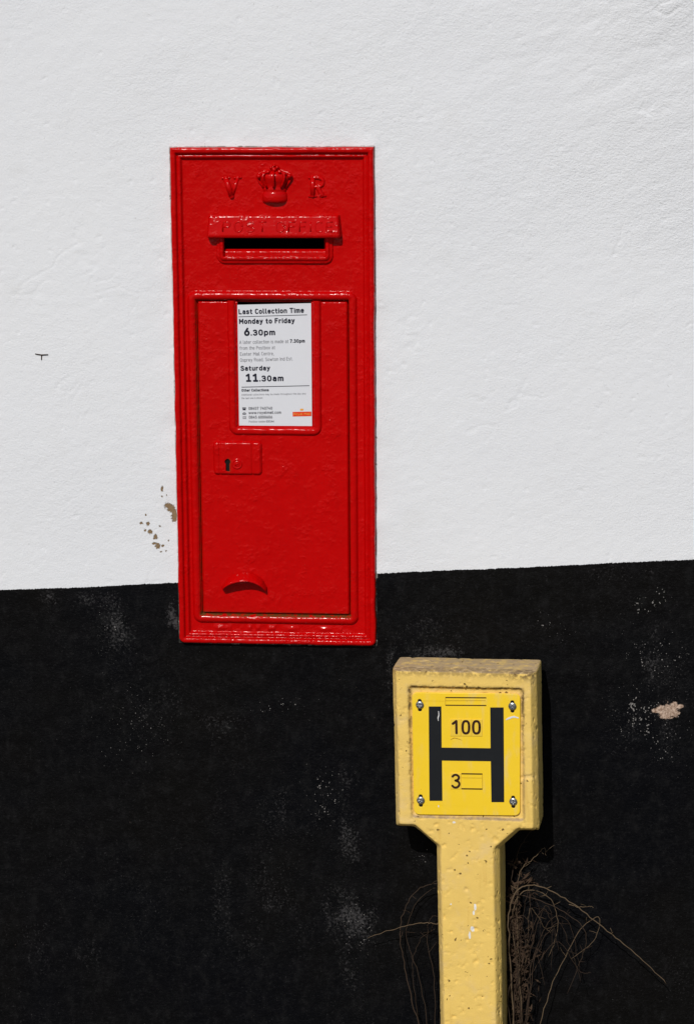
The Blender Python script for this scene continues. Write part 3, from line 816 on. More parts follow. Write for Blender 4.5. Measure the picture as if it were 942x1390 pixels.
# raised surround below the slot (two cheeks and a sill)
sl_, sb_ = BF.uv(304.5, 347, 0.006); sr_, _ = BF.uv(441, 347, 0.006); st_ = BF.uv(370, 322, 0.006)[1]
SW = 0.0135
def sur_h(u, v):
    e = rect_sd(u, v, sl_, sb_, sr_, st_ + 0.2); t = np.clip(e / SW, 0, 1)
    return -0.001 + np.interp(t, [0, 0.08, 0.2, 0.42, 0.6, 0.85, 1.0], [0.0, 0.0075, 0.0092, 0.0085, 0.0058, 0.0048, 0.0]) + lump(u, v, 5)
def sur_keep(u, v):
    e = rect_sd(u, v, sl_, sb_, sr_, st_ + 0.2)
    return (e > 0) & (e < SW) & (v < BF.uv(370, 318, 0.006)[1])
gu = np.arange(sl_ - SW - 0.002, sr_ + SW + 0.002, 0.0008); gv = np.arange(sb_ - SW - 0.002, st_ + 0.008, 0.0008)
link('slot_surround', grid('slot_surround', gu, gv, sur_h, sur_keep, None, {'rust': lambda u, v: 0 * u}), M_RED, pb)

# crown in half relief
def px_uv(px, py, h=0.004): return BF.uv(px, py, h)
cx = 372.5; CR = [(274.3, 14), (273.4, 16.6), (270, 17.6), (264, 17.4), (261, 16.2), (259.6, 15.0), (257.6, 16.4), (255.6, 16.6), (254.2, 15.2), (250, 17.5), (246, 20.5), (242, 22.6), (239, 23.2),
                  (236.5, 22.4), (234.6, 20), (233.2, 17), (232.0, 12.5), (231.0, 9), (229.6, 7.2), (228.4, 6.8), (226.4, 7.0), (224.6, 5.6), (223.6, 3.0), (223.2, 0.2)]
V = []; F = []; A = 40
pxm = (px_uv(382.5, 250)[0] - px_uv(372.5, 250)[0]) / 10
for i, (y, r) in enumerate(CR):
    cu_, v = px_uv(cx, y)
    for k in range(A + 1):
        a = math.pi * k / A
        lob = 1.0
        if 229 < y < 253: lob = 0.97
        if 222 < y < 229.7: lob = 1 + 0.25 * abs(math.cos(a))
        V.append((cu_ - r * pxm * math.cos(a) * (1 if y > 230 else 1.1), -(-0.0015 + 0.62 * r * pxm * math.sin(a) * lob), v))
for i in range(len(CR) - 1):
    for k in range(A):
        a_ = i * (A + 1) + k; F.append((a_, a_ + 1, a_ + A + 2, a_ + A + 1))
def ballvf(c, r, n=8, fl=1.0):
    vs_ = []; fs_ = []
    for i in range(n + 1):
        th = math.pi * i / n
        for k in range(2 * n):
            ph = math.pi * k / n
            vs_.append((c[0] + r * math.sin(th) * math.cos(ph), c[1] + fl * r * math.sin(th) * math.sin(ph), c[2] + r * math.cos(th)))
    for i in range(n):
        for k in range(2 * n):
            k2 = (k + 1) % (2 * n); fs_.append((i * 2 * n + k, i * 2 * n + k2, (i + 1) * 2 * n + k2, (i + 1) * 2 * n + k))
    return vs_, fs_
parts = [(V, F)]
for bx_, by_, r_ in ((352, 238.5, 3.2), (358, 235.2, 3.0), (364.5, 232.6, 2.8), (393, 238.2, 3.2), (387, 235, 3.0), (380.5, 232.5, 2.8), (372.5, 229.6, 3.4), 
                     (368.4, 226.6, 2.4), (376.6, 226.4, 2.4), (372.5, 223.8, 2.3)):
    u, v = px_uv(bx_, by_); dx = abs(bx_ - cx) / 25
    parts.append(ballvf((u, -(0.002 + 0.0105 * math.sqrt(max(0, 1 - dx * dx)) * (1 if by_ > 231 else 0.45)), v), r_ * pxm, 7))
for deg in (14, 52, 90, 128, 166):
    P3 = []
    for y, r in CR:
        if 229.5 < y < 255.5:
            cu_, v = px_uv(cx, y); a = math.radians(deg)
            P3.append((cu_ - (r + 0.5) * pxm * math.cos(a), -(0.0 + 0.66 * r * pxm * math.sin(a) * 1.03), v))
    parts.append(tube(P3, [1.6 * pxm] * len(P3), 7))
me = pyd('crown', *merge(parts)); attr(me, 'rust', np.zeros(len(me.vertices)))
bm = bmesh.new(); bm.from_mesh(me); bmesh.ops.recalc_face_normals(bm, faces=bm.faces[:]); bm.to_mesh(me); bm.free()
crown = link('crown', me, M_RED, pb)
crown['label'] = 'raised royal crown cast above the slot'

# cipher letters V and R, rounded strokes with serifs
def strokes(name, lines, rad):
    parts = []
    for L in lines:
        pts = [px_uv(*p, 0.002) for p in L['p']]
        P3 = [(u, 0, v) for u, v in pts]
        if L.get('s'): P3 = [tuple(p) for p in spline(P3, 5)]
        r = L['r'] * pxm * 1.12
        v, f = tube(P3, r, 8)
        v = [(p[0], -(0.0008 + max(-0.002, -p[1] * 0.85)), p[2]) for p in v]
        parts.append((v, f))
        for e in (P3[0], P3[-1]):
            parts.append(ballvf((e[0], -0.0008, e[2]), r, 5, 0.85))
    me = pyd(name, *merge(parts)); attr(me, 'rust', np.zeros(len(me.vertices)))
    bm = bmesh.new(); bm.from_mesh(me); bmesh.ops.recalc_face_normals(bm, faces=bm.faces[:]); bm.to_mesh(me); bm.free()
    return link(name, me, M_RED, pb)
strokes('letter', [dict(p=[(306.5, 242.5), (314.5, 266.0)], r=3.4), dict(p=[(322.3, 242), (314.8, 266.0)], r=2.2), dict(p=[(302, 241.2), (311, 240.8)], r=1.7), dict(p=[(318.5, 240.8), (326.5, 240.4)], r=1.7)], 1)['label'] = 'raised letter V beside the crown'
strokes('letter', [dict(p=[(424.2, 241), (424.6, 265)], r=3.0), dict(p=[(424, 240.6), (432, 240.6), (438, 244), (437, 250.5), (431, 253), (425, 253)], r=2.3, s=1), dict(p=[(431, 253.5), (434, 259), (437, 264.5)], r=2.9, s=1),
                   dict(p=[(419.6, 265.6), (428.6, 265.6)], r=1.7), dict(p=[(434.5, 265.3), (441.6, 265)], r=1.7), dict(p=[(419.5, 240.7), (425, 240.6)], r=1.7)], 1)['label'] = 'raised letter R beside the crown'

# lock plate with escutcheon
ll, lb = BF.uv(289.5, 645, 0.004); lr, lt = BF.uv(355.5, 599, 0.004)
k1 = BF.uv(309, 630.5, 0.004); k2 = BF.uv(322, 629.5, 0.004)
def rr_sd(u, v, u0, v0, u1, v1, r):
    qx = np.abs(u - (u0 + u1) / 2) - (u1 - u0) / 2 + r; qy = np.abs(v - (v0 + v1) / 2) - (v1 - v0) / 2 + r
    return np.hypot(np.maximum(qx, 0), np.maximum(qy, 0)) + np.minimum(np.maximum(qx, qy), 0) - r
ua, ub = BF.uv(299, 620)[0], BF.uv(343, 620)[0]
def lock_h(u, v):
    d = -rr_sd(u, v, ll, lb, lr, lt, 0.007)
    h = 0.0002 + 0.0052 * np.sqrt(np.clip(d / 0.004, 0, 1))
    h = h - 0.0011 * np.exp(-((u - ua) / 0.0016) ** 2) - 0.0013 * np.exp(-((u - ub) / 0.0016) ** 2)
    d2 = np.hypot(u - k2[0], v - k2[1]) / pxm
    h = h + 0.0016 * sstep(7.6, 6.4, d2) - 0.0006 * np.exp(-((d2 - 4.6) / 0.8) ** 2)
    return h + lump(u, v, 14)
def key_sd(u, v):
    a = np.hypot(u - k1[0], v - (k1[1] + 4.2 * pxm)) - 3.9 * pxm
    b = rect_sd(u, v, k1[0] - 2.6 * pxm, k1[1] - 9 * pxm, k1[0] + 2.9 * pxm, k1[1] + 3 * pxm)
    return np.minimum(a, b)
gu = np.arange(ll - 0.001, lr + 0.001, 0.0006); gv = np.arange(lb - 0.001, lt + 0.001, 0.0006)
me = grid('lock_plate', gu, gv, lock_h, lambda u, v: (rr_sd(u, v, ll, lb, lr, lt, 0.007) < 0) & (key_sd(u, v) > 0), None,
          {'rust': lambda u, v: 0.9 * np.exp(-np.maximum(key_sd(u, v), 0) / 0.0009) * (u > k1[0])})
lock = link('lock_plate', me, M_RED, pb)
kh = rrect(k1[0] - 5.2 * pxm, k1[1] - 11 * pxm, k1[0] + 5.2 * pxm, k1[1] + 10.5 * pxm, 2 * pxm)
link('keyhole', slab(kh, 0.0019, 0.0024), M_VOID, lock, smooth=False)
# slotted screw across the escutcheon
V, F = tube([(k2[0] - 2.6 * pxm, -0.0072, k2[1] - 1.8 * pxm), (k2[0] + 2.4 * pxm, -0.0072, k2[1] + 1.6 * pxm)], 0.7 * pxm, 6)
me = pyd('escutcheon_screw', V, F); attr(me, 'rust', np.zeros(len(V))); link('escutcheon_screw', me, M_RED, lock)

# eyebrow-shaped pull on the door
V = []; F = []; NA = 40; NB = 16
arc = [(301.5, 802.5), (306, 797), (314, 792.2), (325, 789.2), (336, 788.6), (346, 791.2), (355, 797.0), (360.8, 805.0)]
top = [(300.5, 796.5), (306, 788), (315, 780.5), (326, 777.2), (337, 777), (347, 780), (356, 786.5), (362.6, 797.5)]
arc = spline([(a_, b_, 0) for a_, b_ in arc], 6); top = spline([(a_, b_, 0) for a_, b_ in top], 6)
n_ = len(arc)
for i in range(n_):
    t = i / (n_ - 1); bul = math.sin(math.pi * t) ** 0.45
    lo = np.array(BF.uv(arc[i][0], arc[i][1], 0.014)); hi = np.array(BF.uv(top[i][0], top[i][1], 0.002))
    hh = 0.006 + 0.0165 * bul
    ring = [(hi, -0.001), (hi, 0.0012)] + [(hi + (lo - hi) * s, 0.0012 + (hh - 0.0012) * math.sin(s * math.pi / 2) ** 0.85) for s in np.linspace(0.1, 0.96, 8)] + \
           [(lo + (hi - lo) * 0.0, hh - 0.0012), (lo + (hi - lo) * 0.14, hh - 0.0035), (lo + (hi - lo) * 0.55, 0.002), (lo + (hi - lo) * 0.62, -0.001)]
    for p, h in ring: V.append((p[0], -h, p[1]))
M_ = len(ring)
for i in range(n_ - 1):
    for j in range(M_ - 1):
        F.append((i * M_ + j, i * M_ + j + 1, (i + 1) * M_ + j + 1, (i + 1) * M_ + j))
F.append(tuple(range(M_))); F.append(tuple(range((n_ - 1) * M_, n_ * M_)))
me = pyd('pull_handle', V, F); bm = bmesh.new(); bm.from_mesh(me); bmesh.ops.recalc_face_normals(bm, faces=bm.faces[:]); bm.to_mesh(me); bm.free()
attr(me, 'rust', np.zeros(len(V)))
link('pull_handle', me, M_RED, pb)

# ------------------------------------------------------------------ hydrant marker post
PT = 0.085                           # thickness of the head
PR = math.radians(-5.5)              # turned a little about its own axis
FD = 0.105                           # front face to the wall
out = np.array([math.sin(PR), -math.cos(PR), 0]); pex = np.array([math.cos(PR), math.sin(PR), 0])
c0 = hit(640, 1010, np.array([0, -FD, 0]), WN)
# lean measured from the edges of the plate and stem
lean = math.radians(1.55)
pe = pex * math.cos(lean) + np.array([0, 0, 1]) * math.sin(lean)
pz = -pex * math.sin(lean) + np.array([0, 0, 1]) * math.cos(lean)
base = c0 - pz * (c0[2] / pz[2])
PF = Frame(base, pe, out, pz)         # h = 0 is the front face
def PU(px, py, h=0.0): return np.array(PF.uv(px, py, h))
post = bpy.data.objects.new('hydrant_marker_post', None); COL.objects.link(post); post.matrix_world = PF.matrix()
tag(post, 'yellow concrete hydrant marker post with a black H on its plate', 'marker post')

CH = 0.0165; OFF = 0.0085
il = PU(539.5, 1000)[0]; ir = PU(721.5, 1000)[0]; it = PU(630, 912.5)[1]; ib = PU(630, 1122)[1]
sl2 = PU(599.5, 1230)[0]; sr2 = PU(671, 1230)[0]; ib2 = PU(630, 1151)[1]
ql = PU(563, 1122)[0]; qr = PU(701, 1122)[0]
vb = -0.30
inner = [(sl2, vb), (sr2, vb), (sr2, ib2), (qr, ib), (ir, ib), (ir, it), (il, it), (il, ib), (ql, ib), (sl2, ib2)]
def offset(poly, d):
    n = len(poly); res = []
    for i in range(n):
        p0, p1, p2 = [np.array(poly[(i + k) % n], float) for k in (-1, 0, 1)]
        e1 = (p1 - p0) / np.linalg.norm(p1 - p0); e2 = (p2 - p1) / np.linalg.norm(p2 - p1)
        n1 = np.array([e1[1], -e1[0]]); n2 = np.array([e2[1], -e2[0]])
        b_ = n1 + n2; b_ = b_ / np.dot(b_, n1)
        res.append(tuple(p1 + b_ * d))
    return res
outer = offset(inner, OFF)
outer = [(p[0], p[1] - (0.0075 if p[1] > it else 0)) for p in outer]
recess = rrect(*PU(558.5, 1110), *PU(709.5, 935.5), 0.004, 3)
RD = 0.0062
bm = bmesh.new()
def ringv(loop, h): return [bm.verts.new((p[0], -h, p[1])) for p in loop]
ri = ringv(inner, 0.0); rc = ringv(recess, 0.0)
es = []
for rg in (ri, rc):
    for i in range(len(rg)): es.append(bm.edges.new((rg[i], rg[(i + 1) % len(rg)])))
bmesh.ops.triangle_fill(bm, edges=es, use_beauty=True)
ro = ringv(outer, -CH); rb = ringv(outer, -PT)
def bridge(a, b):
    for i in range(len(a)):
        j = (i + 1) % len(a); bm.faces.new((a[i], a[j], b[j], b[i]))
bridge(ri, ro); bridge(ro, rb)
bm.faces.new(rb)
rin = [(p[0] * 1.0, p[1]) for p in recess]
cxr = sum(p[0] for p in recess) / len(recess); cyr = sum(p[1] for p in recess) / len(recess)
rfl = ringv([(cxr + (p[0] - cxr) * 0.985, cyr + (p[1] - cyr) * 0.988) for p in recess], -RD)
bridge(rc, rfl); bm.faces.new(rfl)
bmesh.ops.recalc_face_normals(bm, faces=bm.faces[:])
me0 = bpy.data.meshes.new('post_body'); bm.to_mesh(me0); bm.free()
tmp = bpy.data.objects.new('tmp', me0); COL.objects.link(tmp)
md = tmp.modifiers.new('r', 'REMESH'); md.mode = 'VOXEL'; md.voxel_size = 0.0019
sm = tmp.modifiers.new('s', 'SMOOTH'); sm.factor = 0.5; sm.iterations = 14
dg = bpy.context.evaluated_depsgraph_get()
me = bpy.data.meshes.new_from_object(tmp.evaluated_get(dg)); bpy.data.objects.remove(tmp); me.name = 'post_body'
nv = len(me.vertices); co = np.empty(nv * 3, np.float32); me.vertices.foreach_get('co', co); co = co.reshape(-1, 3).astype(float)
nr = np.empty(nv * 3, np.float32); me.vertices.foreach_get('normal', nr); nr = nr.reshape(-1, 3)
U_, H_, V_ = co[:, 0], -co[:, 1], co[:, 2]
um = (il + ir) / 2
UW = np.where(U_ > um, U_ - H_ * 1.1, U_ + H_ * 1.1)
s3 = lambda wl_, sd: (fbm(UW, V_ - H_ * 0.6, wl_, 3, sd))
disp = 0.0011 * s3(0.06, 300) + 0.00022 * s3(0.010, 310)
# chips out of the arrises and air holes
disp = disp - 0.0018 * sstep(0.44, 0.60, s3(0.012, 320)) - 0.0010 * sstep(0.40, 0.5, s3(0.007, 330))
arris = np.exp(-((H_ + 0.001) / 0.003) ** 2)
disp = disp - 0.0012 * arris * sstep(0.1, 0.7, s3(0.05, 340))
infl = (H_ < -0.004) & (H_ > -0.009) & (rect_sd(U_, V_, recess[0][0] - 1, 0, 0, 0) > -9)
co2 = co + nr * disp[:, None]
me.vertices.foreach_set('co', co2.astype(np.float32).ravel()); me.update()
up = nr[:, 2]
attr(me, 'dust', np.clip(sstep(0.25, 0.8, up) * (V_ > ib), 0, 1) + 0.25 * sstep(0.2, 0.6, -nr[:, 0]) * (H_ > -0.03))
rs = rect_sd(U_, V_, min(p[0] for p in recess), min(p[1] for p in recess), max(p[0] for p in recess), max(p[1] for p in recess))
dirt = 0.95 * np.exp(-((rs + 0.001) / 0.003) ** 2) * (0.35 + 0.65 * sstep(ib + 0.09, it - 0.03, V_))
topband = np.exp(-((V_ - (it - 0.002)) / 0.006) ** 2) * 0.55 + 0.5 * np.exp(-(((U_ - (ir - 0.01)) / 0.02) ** 2 + ((V_ - (it - 0.006)) / 0.008) ** 2))
attr(me, 'dirt', np.clip(dirt + topband * (H_ > -0.02), 0, 1))
def sb(px, py, rx, ry):
    c = PU(px, py); return np.exp(-(((U_ - c[0]) / (rx * pxm)) ** 2 + ((V_ - c[1]) / (ry * pxm)) ** 2)) * (H_ > -0.006)
attr(me, 'splash', np.maximum.reduce([sb(645, 1232, 2.2, 7), sb(643, 1240, 1.8, 4), sb(641, 1262, 3.4, 5), sb(637.5, 1271, 2.0, 7), sb(612, 1228, 1.6, 2), sb(616, 1117, 3, 2)]))
link('post_body', me, M_POST, post)

# plate in the recess
PHH = -RD + 0.0042
pc = [PU(*p, PHH) for p in ((562, 1106.3), (705.8, 1107.8), (706.2, 942.2), (559, 940.4))]
def rounded_quad(c, r, n=6):
    out_ = []
    for i in range(4):
        p0, p1, p2 = c[i - 1], c[i], c[(i + 1) % 4]
        a = (p0 - p1) / np.linalg.norm(p0 - p1); b = (p2 - p1) / np.linalg.norm(p2 - p1)
        cc = p1 + (a + b) * r
        for k in range(n + 1):
            t = math.pi / 2 * k / n
            out_.append(cc - b * r * math.cos(t) * 1.0 - a * r * math.sin(t))
    return out_
SCREWS = [(569.8, 957.1), (695.4, 958.9), (571.0, 1086.8), (696.6, 1088.5)]
holes = []
for x, y in SCREWS:
    a = PU(x - 2.4, y + 9, PHH); b = PU(x + 2.4, y - 7.5, PHH); holes.append(rrect(a[0], a[1], b[0], b[1], 2.2 * pxm, 4))
me = slab(rounded_quad(pc, 0.0085), PHH - 0.0034, PHH, holes)
cu_ = np.empty(len(me.vertices) * 3, np.float32); me.vertices.foreach_get('co', cu_); cu_ = cu_.reshape(-1, 3)
attr(me, 'smear', np.clip((cu_[:, 0] - PU(655, 1000)[0]) / 0.05, 0.25, 1))
plate = link('sign_plate', me, M_PLATE, post, smooth=False)
bv = plate.modifiers.new('edge', 'BEVEL'); bv.width = 0.0008; bv.segments = 2; bv.limit_method = 'ANGLE'
plate['label'] = 'bright yellow enamel plate with a large black letter H'
LH = PHH + 0.0004
P2 = lambda x, y, h=LH: tuple(PU(x, y, h))
hp = [(582.9, 1087.6), (600.4, 1087.6), (599.8, 1032.9), (666.1, 1033.8), (667, 1089.4), (684.3, 1089.4), (683.5, 960.7), (665.3, 960.7), (665.8, 1016.2), (599.4, 1015.3), (599, 959.4), (581.9, 959.4)]
link('letter', slab([P2(*p) for p in hp], PHH + 0.00005, LH), M_HBLACK, plate, smooth=False)
def tile(x0, y0, x1, y1):
    t = link('number_tile', slab([P2(x0, y1), P2(x1, y1), P2(x1, y0), P2(x0, y0)], PHH + 0.00005, PHH + 0.0009), M_TILE, plate, smooth=False)
    m_ = t.modifiers.new('edge', 'BEVEL'); m_.width = 0.0003; m_.segments = 1
for i in range(3): tile(611.2 + 14.6 * i, 976.4 + 0.12 * i, 625.5 + 14.6 * i, 999.6 + 0.12 * i)
tile(611.6, 1049.8, 626.0, 1071.6)
DH = PHH + 0.0012
def digit(lines, w=3.3):
    parts = []
    for L, smooth in lines:
        pts = [PU(x, y, DH) for x, y in L]
        if smooth: pts = [p[:2] for p in spline([(p[0], p[1], 0) for p in pts], 5)]
        parts += [ribbon(run, w * pxm, DH + 3e-6 * ri_) for ri_, run in enumerate(split_runs(pts))]
    return link('digit', pyd('digit', *merge(parts)), M_BROWN, plate, smooth=False)
digit([([(614.6, 982.8), (619.3, 979.2), (619.6, 995.6)], False)])
def zero(xc, yc, rx, ry):
    pts = [];
    for k in range(33):
        a = 2 * math.pi * k / 32
        x = math.cos(a); y = math.sin(a)
        pts.append((xc + rx * math.copysign(abs(x) ** 0.75, x), yc + ry * math.copysign(abs(y) ** 0.75, y)))
    return pts
digit([(zero(632.3, 987.6, 4.4, 8.3), False)]); digit([(zero(646.6, 987.7, 4.4, 8.3), False)])
digit([([(614.2, 1054.6), (616.3, 1052.7), (619.5, 1052.4), (622.8, 1055.0), (621.6, 1058.8), (618.2, 1060.0)], True), ([(618.2, 1060.0), (622.4, 1062.0), (623.4, 1065.6), (620.8, 1069.0), (616.8, 1069.4), (614.0, 1067.2)], True)], 3.1)
for y, x0, x1, t, mt in ((947.2, 604.5, 660, 1.5, M_BROWN), (957.6, 604.5, 660, 1.4, M_BROWN), (950.8, 604.5, 659, 0.5, M_FAINT), (1050.8, 626.4, 654.7, 1.7, M_BROWN), (1071.2, 626.4, 654.7, 1.7, M_BROWN), (1056.3, 626.4, 654, 0.5, M_FAINT)):
    rule('slot_line', x0, y, x1, y + 0.4, t, LH, mt, PF, plate)
rule('slot_line', 604.5, 947.5, 604.6, 957.5, 0.6, LH, M_FAINT, PF, plate)
rule('slot_line', 654.6, 1051, 654.8, 1071.2, 0.6, LH, M_FAINT, PF, plate)
# paint smears and a scuff on the plate
def smear(pts, w, mat):
    pts = [p[:2] for p in spline([(*PU(x, y, LH + 0.0003), 0) for x, y in pts], 6)]
    n = len(pts); V = []
    for i, p in enumerate(pts):
        t = np.array(pts[min(i + 1, n - 1)]) - np.array(pts[max(i - 1, 0)]); t /= np.linalg.norm(t)
        ww = w * pxm / 2 * (0.35 + 0.65 * math.sin(math.pi * (i + 0.5) / n)) * random.uniform(0.75, 1.2)
        V += [(p[0] - t[1] * ww, -(LH + 0.0003), p[1] + t[0] * ww), (p[0] + t[1] * ww, -(LH + 0.0003), p[1] - t[0] * ww)]
    F = [(2 * i, 2 * i + 1, 2 * i + 3, 2 * i + 2) for i in range(n - 1)]
    link('paint_smear', pyd('paint_smear', V, F), mat, plate, smooth=False)
smear([(686.5, 977.5), (691, 975.3), (697, 973.4), (704, 975)], 3.0, M_SCRATCH)
smear([(595.2, 965.5), (595.6, 971), (594.6, 975), (595, 979)], 1.5, M_SCRATCH)
smear([(611.5, 1004.6), (616, 1002.2), (621, 1003), (627, 1005.2)], 1.0, M_FAINT)
smear([(595, 1093.5), (595.4, 1096.5)], 1.6, M_SCRATCH)

# cross-head screws, with dark slabs added behind the slots as painted shade
SR = 5.4 * pxm
def screw_h(u, v):
    r = np.hypot(u, v) / SR
    h = 0.0034 * np.sqrt(np.clip(1 - (r * 0.93) ** 2, 0, 1))
    arm = np.minimum(np.abs(u), np.abs(v)); far = np.maximum(np.abs(u), np.abs(v))
    h = h - 0.0016 * sstep(0.0009, 0.0005, arm) * sstep(0.0040, 0.0030, far)
    return h
g_ = np.arange(-SR, SR + 1e-6, SR / 17)
sme = grid('screw', g_, g_, screw_h, lambda u, v: np.hypot(u, v) < SR)
for i, (x, y) in enumerate(SCREWS):
    hb_ = holes[i]; hx = sum(p[0] for p in hb_) / len(hb_); hy = sum(p[1] for p in hb_) / len(hb_)
    link('screw_slot_shade', slab([(hx + (p[0] - hx) * 0.96, hy + (p[1] - hy) * 0.98) for p in hb_], PHH - 0.0033, PHH - 0.0006), M_VOID, post, smooth=False)
    s_ = link('screw', sme, M_STEEL, post)
    u, v = PU(x, y, PHH + 0.001); s_.location = (u, -(PHH + 0.0006), v); s_.rotation_euler = (0, (0.05, 0.8, 0.2, 0.05)[i], 0)

# ------------------------------------------------------------------ wire stub in the white wall
p = [wallpt(48.5, 479.6), wallpt(57, 481), wallpt(66, 480.6)]; q_ = [wallpt(57.2, 481), wallpt(57.0, 488)]
yy = -float(wall_h(np.array([p[1][0]]), np.array([p[1][2]]))[0])
def off(P, d): return [(a[0], yy - d, a[2]) for a in P]
v1_, f1_ = tube(off(p, 0.0012), [0.0007, 0.0009, 0.0007], 6); v2_, f2_ = tube(off(q_, 0.0007), [0.0010, 0.0007], 6)
w_ = link('wire_stub', pyd('wire_stub', *merge([(v1_, f1_), (v2_, f2_)])), M_WIRE)
tag(w_, 'tiny rusty T-shaped wire stub poking from the white wall', 'wire')

# ------------------------------------------------------------------ dry weeds at the foot of the wall
def weed(label, root_px, group=None):
    rx = wallpt(*root_px)[0]
    e = bpy.data.objects.new('dry_weed', None); COL.objects.link(e); e.location = (rx, -0.045, 0)
    tag(e, label, 'weed', group); return e
def stem(par, px_pts, r0, r1, mat, hs=None, sides=5):
    ox, oy = par.location.x, par.location.y
    P = []
    for i, (x, y) in enumerate(px_pts):
        h = hs[i] if hs else 0.03
        w = wallpt(x, y, h); P.append((w[0] - ox, w[1] - oy, w[2]))
    P = spline(P, 7)
    n = len(P)
    P = [(p[0] + rw.gauss(0, 0.0007), p[1] + rw.gauss(0, 0.0007), p[2] + rw.gauss(0, 0.0005)) for p in P]
    v, f = tube(P, [0.78 * (r0 + (r1 - r0) * i / (n - 1)) for i in range(n)], sides)
    parts = [(v, f)]
    for q in range(max(1, n // 12)):                      # short broken side twigs
        i = rw.randrange(n // 3, n - 1); b = np.array(P[i]); d = np.array([rw.uniform(-1, 1), rw.uniform(-0.5, 0.3), rw.uniform(-0.3, 1)]); d /= np.linalg.norm(d)
        L = rw.uniform(0.006, 0.022); e = np.array([rw.uniform(-.3, .3), 0, rw.uniform(-.4, .2)])
        parts.append(tube([b, b + d * L * 0.5, b + d * L + e * L * 0.5], [r1 * 0.8, r1 * 0.7, r1 * 0.45], 4))
    link('stem', pyd('stem', *merge(parts)), mat, par)
rw = random.Random(11)
BY = 1440   # below the picture: the stems come out of the ground
wr_ = weed('tangle of dry brown weed stems right of the yellow marker post', (705, 1400))
stem(wr_, [(700, BY), (694, 1330), (690, 1250), (700, 1212), (722, 1203), (750, 1211), (790, 1237), (830, 1269), (868, 1300), (905, 1336)], 0.0017, 0.0008, M_STEM, [0.04, 0.04, 0.05, 0.055, 0.05, 0.045, 0.04, 0.04, 0.035, 0.03])
stem(wr_, [(712, BY), (706, 1340), (696, 1260), (703, 1218), (725, 1209), (750, 1225), (757, 1262), (744, 1300)], 0.0013, 0.0006, M_STEM, [0.03] * 8)
stem(wr_, [(720, BY), (742, 1360), (764, 1306), (789, 1262), (813, 1246), (806, 1278), (776, 1302)], 0.0010, 0.0005, M_STEM, [0.03, 0.03, 0.02, 0.02, 0.025, 0.03, 0.03])
stem(wr_, [(700, BY), (694, 1320), (692, 1220), (699, 1170), (712, 1140), (722, 1128)], 0.0012, 0.0005, M_STEMDARK, [0.03, 0.03, 0.025, 0.02, 0.02, 0.02])
stem(wr_, [(706, 1330), (702, 1240), (706, 1185), (725, 1165), (739, 1152), (741, 1162)], 0.0010, 0.0005, M_STEM, [0.03] * 6)
stem(wr_, [(772, 1228), (786, 1232), (800, 1231), (806, 1233)], 0.0009, 0.0004, M_STEM, [0.042, 0.042, 0.04, 0.04])
stem(wr_, [(695, 1214), (735, 1224), (775, 1245), (795, 1268), (790, 1300), (770, 1350)], 0.0010, 0.0005, M_STEMDARK, [0.035] * 6)
for k in range(14):
    x0_ = rw.uniform(690, 718); y1_ = rw.uniform(1212, 1292); dx_ = rw.uniform(-14, 85) if k % 3 else rw.uniform(-10, 18)
    h0_ = rw.uniform(0.012, 0.06)
    pts = [(x0_, BY), (x0_ + rw.uniform(-12, 14), 1350), (x0_ + dx_ * 0.3 + rw.uniform(-8, 8), (1350 + y1_) / 2), (x0_ + dx_ * 0.6, y1_),
           (x0_ + dx_ * 0.9, y1_ + rw.uniform(0, 40)), (x0_ + dx_ * 1.1, y1_ + rw.uniform(30, 95))]
    pts = [(max(690, a_ + rw.uniform(-7, 7)), b_ + rw.uniform(-10, 10)) for a_, b_ in pts]
    stem(wr_, pts, rw.uniform(0.0007, 0.0012), 0.0004, rw.choice([M_STEM, M_STEMDARK, M_STEMDARK, M_STEMDARK]), [h0_] * 6, 4)
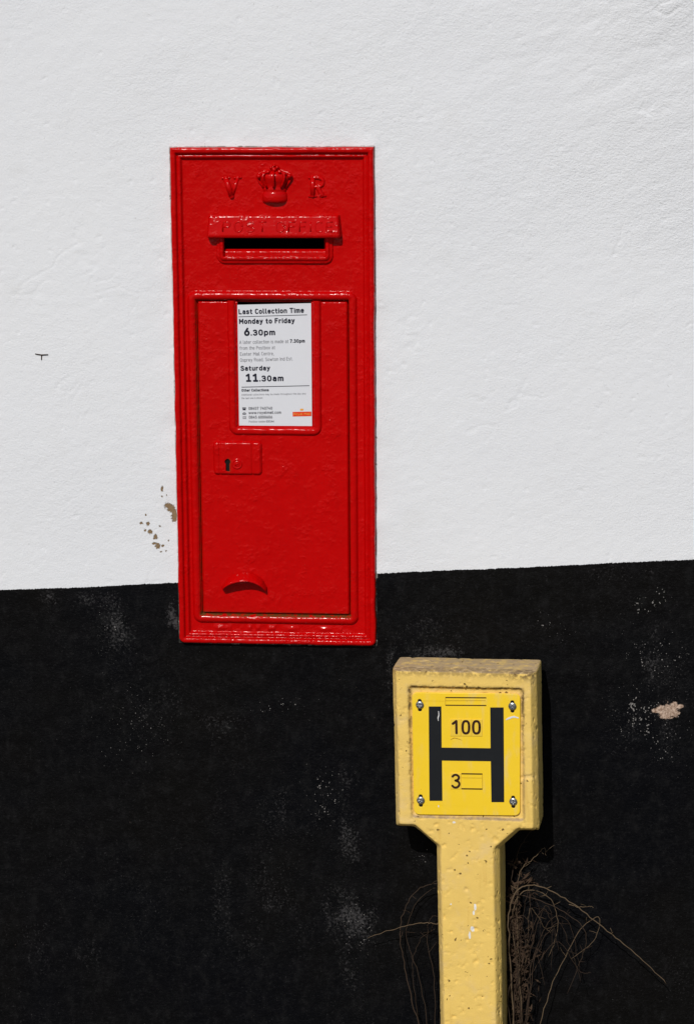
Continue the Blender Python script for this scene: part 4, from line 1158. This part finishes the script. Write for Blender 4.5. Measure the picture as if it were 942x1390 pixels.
# fibrous dead mat packed between post and wall
V = []; F = []
for k in range(1300):
    x_ = 690 + abs(rw.gauss(0, 15)) ; y_ = rw.uniform(1168, 1420); h = rw.uniform(0.004, 0.034)
    if y_ < 1235 and rw.random() < 0.6: continue
    if float(vnoise(np.array([x_ / 9]), np.array([y_ / 22]), 7)[0]) < -0.2: continue
    c = wallpt(x_, y_, h); a = rw.uniform(0, math.pi); L = rw.uniform(0.003, 0.011); w = rw.uniform(0.0006, 0.0022)
    d = np.array([math.cos(a), rw.uniform(-.5, .5), math.sin(a)]); nn = np.array([-math.sin(a), rw.uniform(-.8, .8), math.cos(a)])
    b0 = len(V)
    for s1, s2 in ((-1, 0), (0, -1), (1, 0), (0, 1)):
        pnt = c + d * L * s1 + nn * w * s2; V.append((pnt[0] - wr_.location.x, min(pnt[1], -0.002) - wr_.location.y, pnt[2]))
    F.append((b0, b0 + 1, b0 + 2, b0 + 3))
lit = link('dead_leaf_mat', pyd('dead_leaf_mat', V, F), M_LITTER, wr_, smooth=False); lit['kind'] = 'stuff'
wl_ = weed('sparse dry weed with arched stems left of the yellow marker post', (575, 1400))
stem(wl_, [(580, BY), (560, 1360), (547, 1300), (544, 1258), (556, 1220), (578, 1203), (602, 1199)], 0.0014, 0.0007, M_STEMDARK, [0.03, 0.03, 0.028, 0.028, 0.03, 0.035, 0.04])
stem(wl_, [(500, 1273.5), (522, 1266), (548, 1258), (575, 1253.5), (590, 1255), (604, 1262), (606, 1350), (590, BY)], 0.0006, 0.0011, M_STEM, [0.03, 0.034, 0.038, 0.04, 0.04, 0.035, 0.03, 0.03])
stem(wl_, [(585, BY), (572, 1340), (556, 1290), (552, 1262), (566, 1226), (586, 1208), (604, 1204)], 0.0008, 0.0005, M_STEMDARK, [0.02] * 7)
stem(wl_, [(590, BY), (590, 1340), (580, 1280), (584, 1248), (602, 1244)], 0.0008, 0.0005, M_STEMDARK, [0.02] * 5)
stem(wl_, [(575, BY), (566, 1370), (560, 1310), (572, 1275), (590, 1262)], 0.0007, 0.0004, M_STEMDARK, [0.02] * 5)
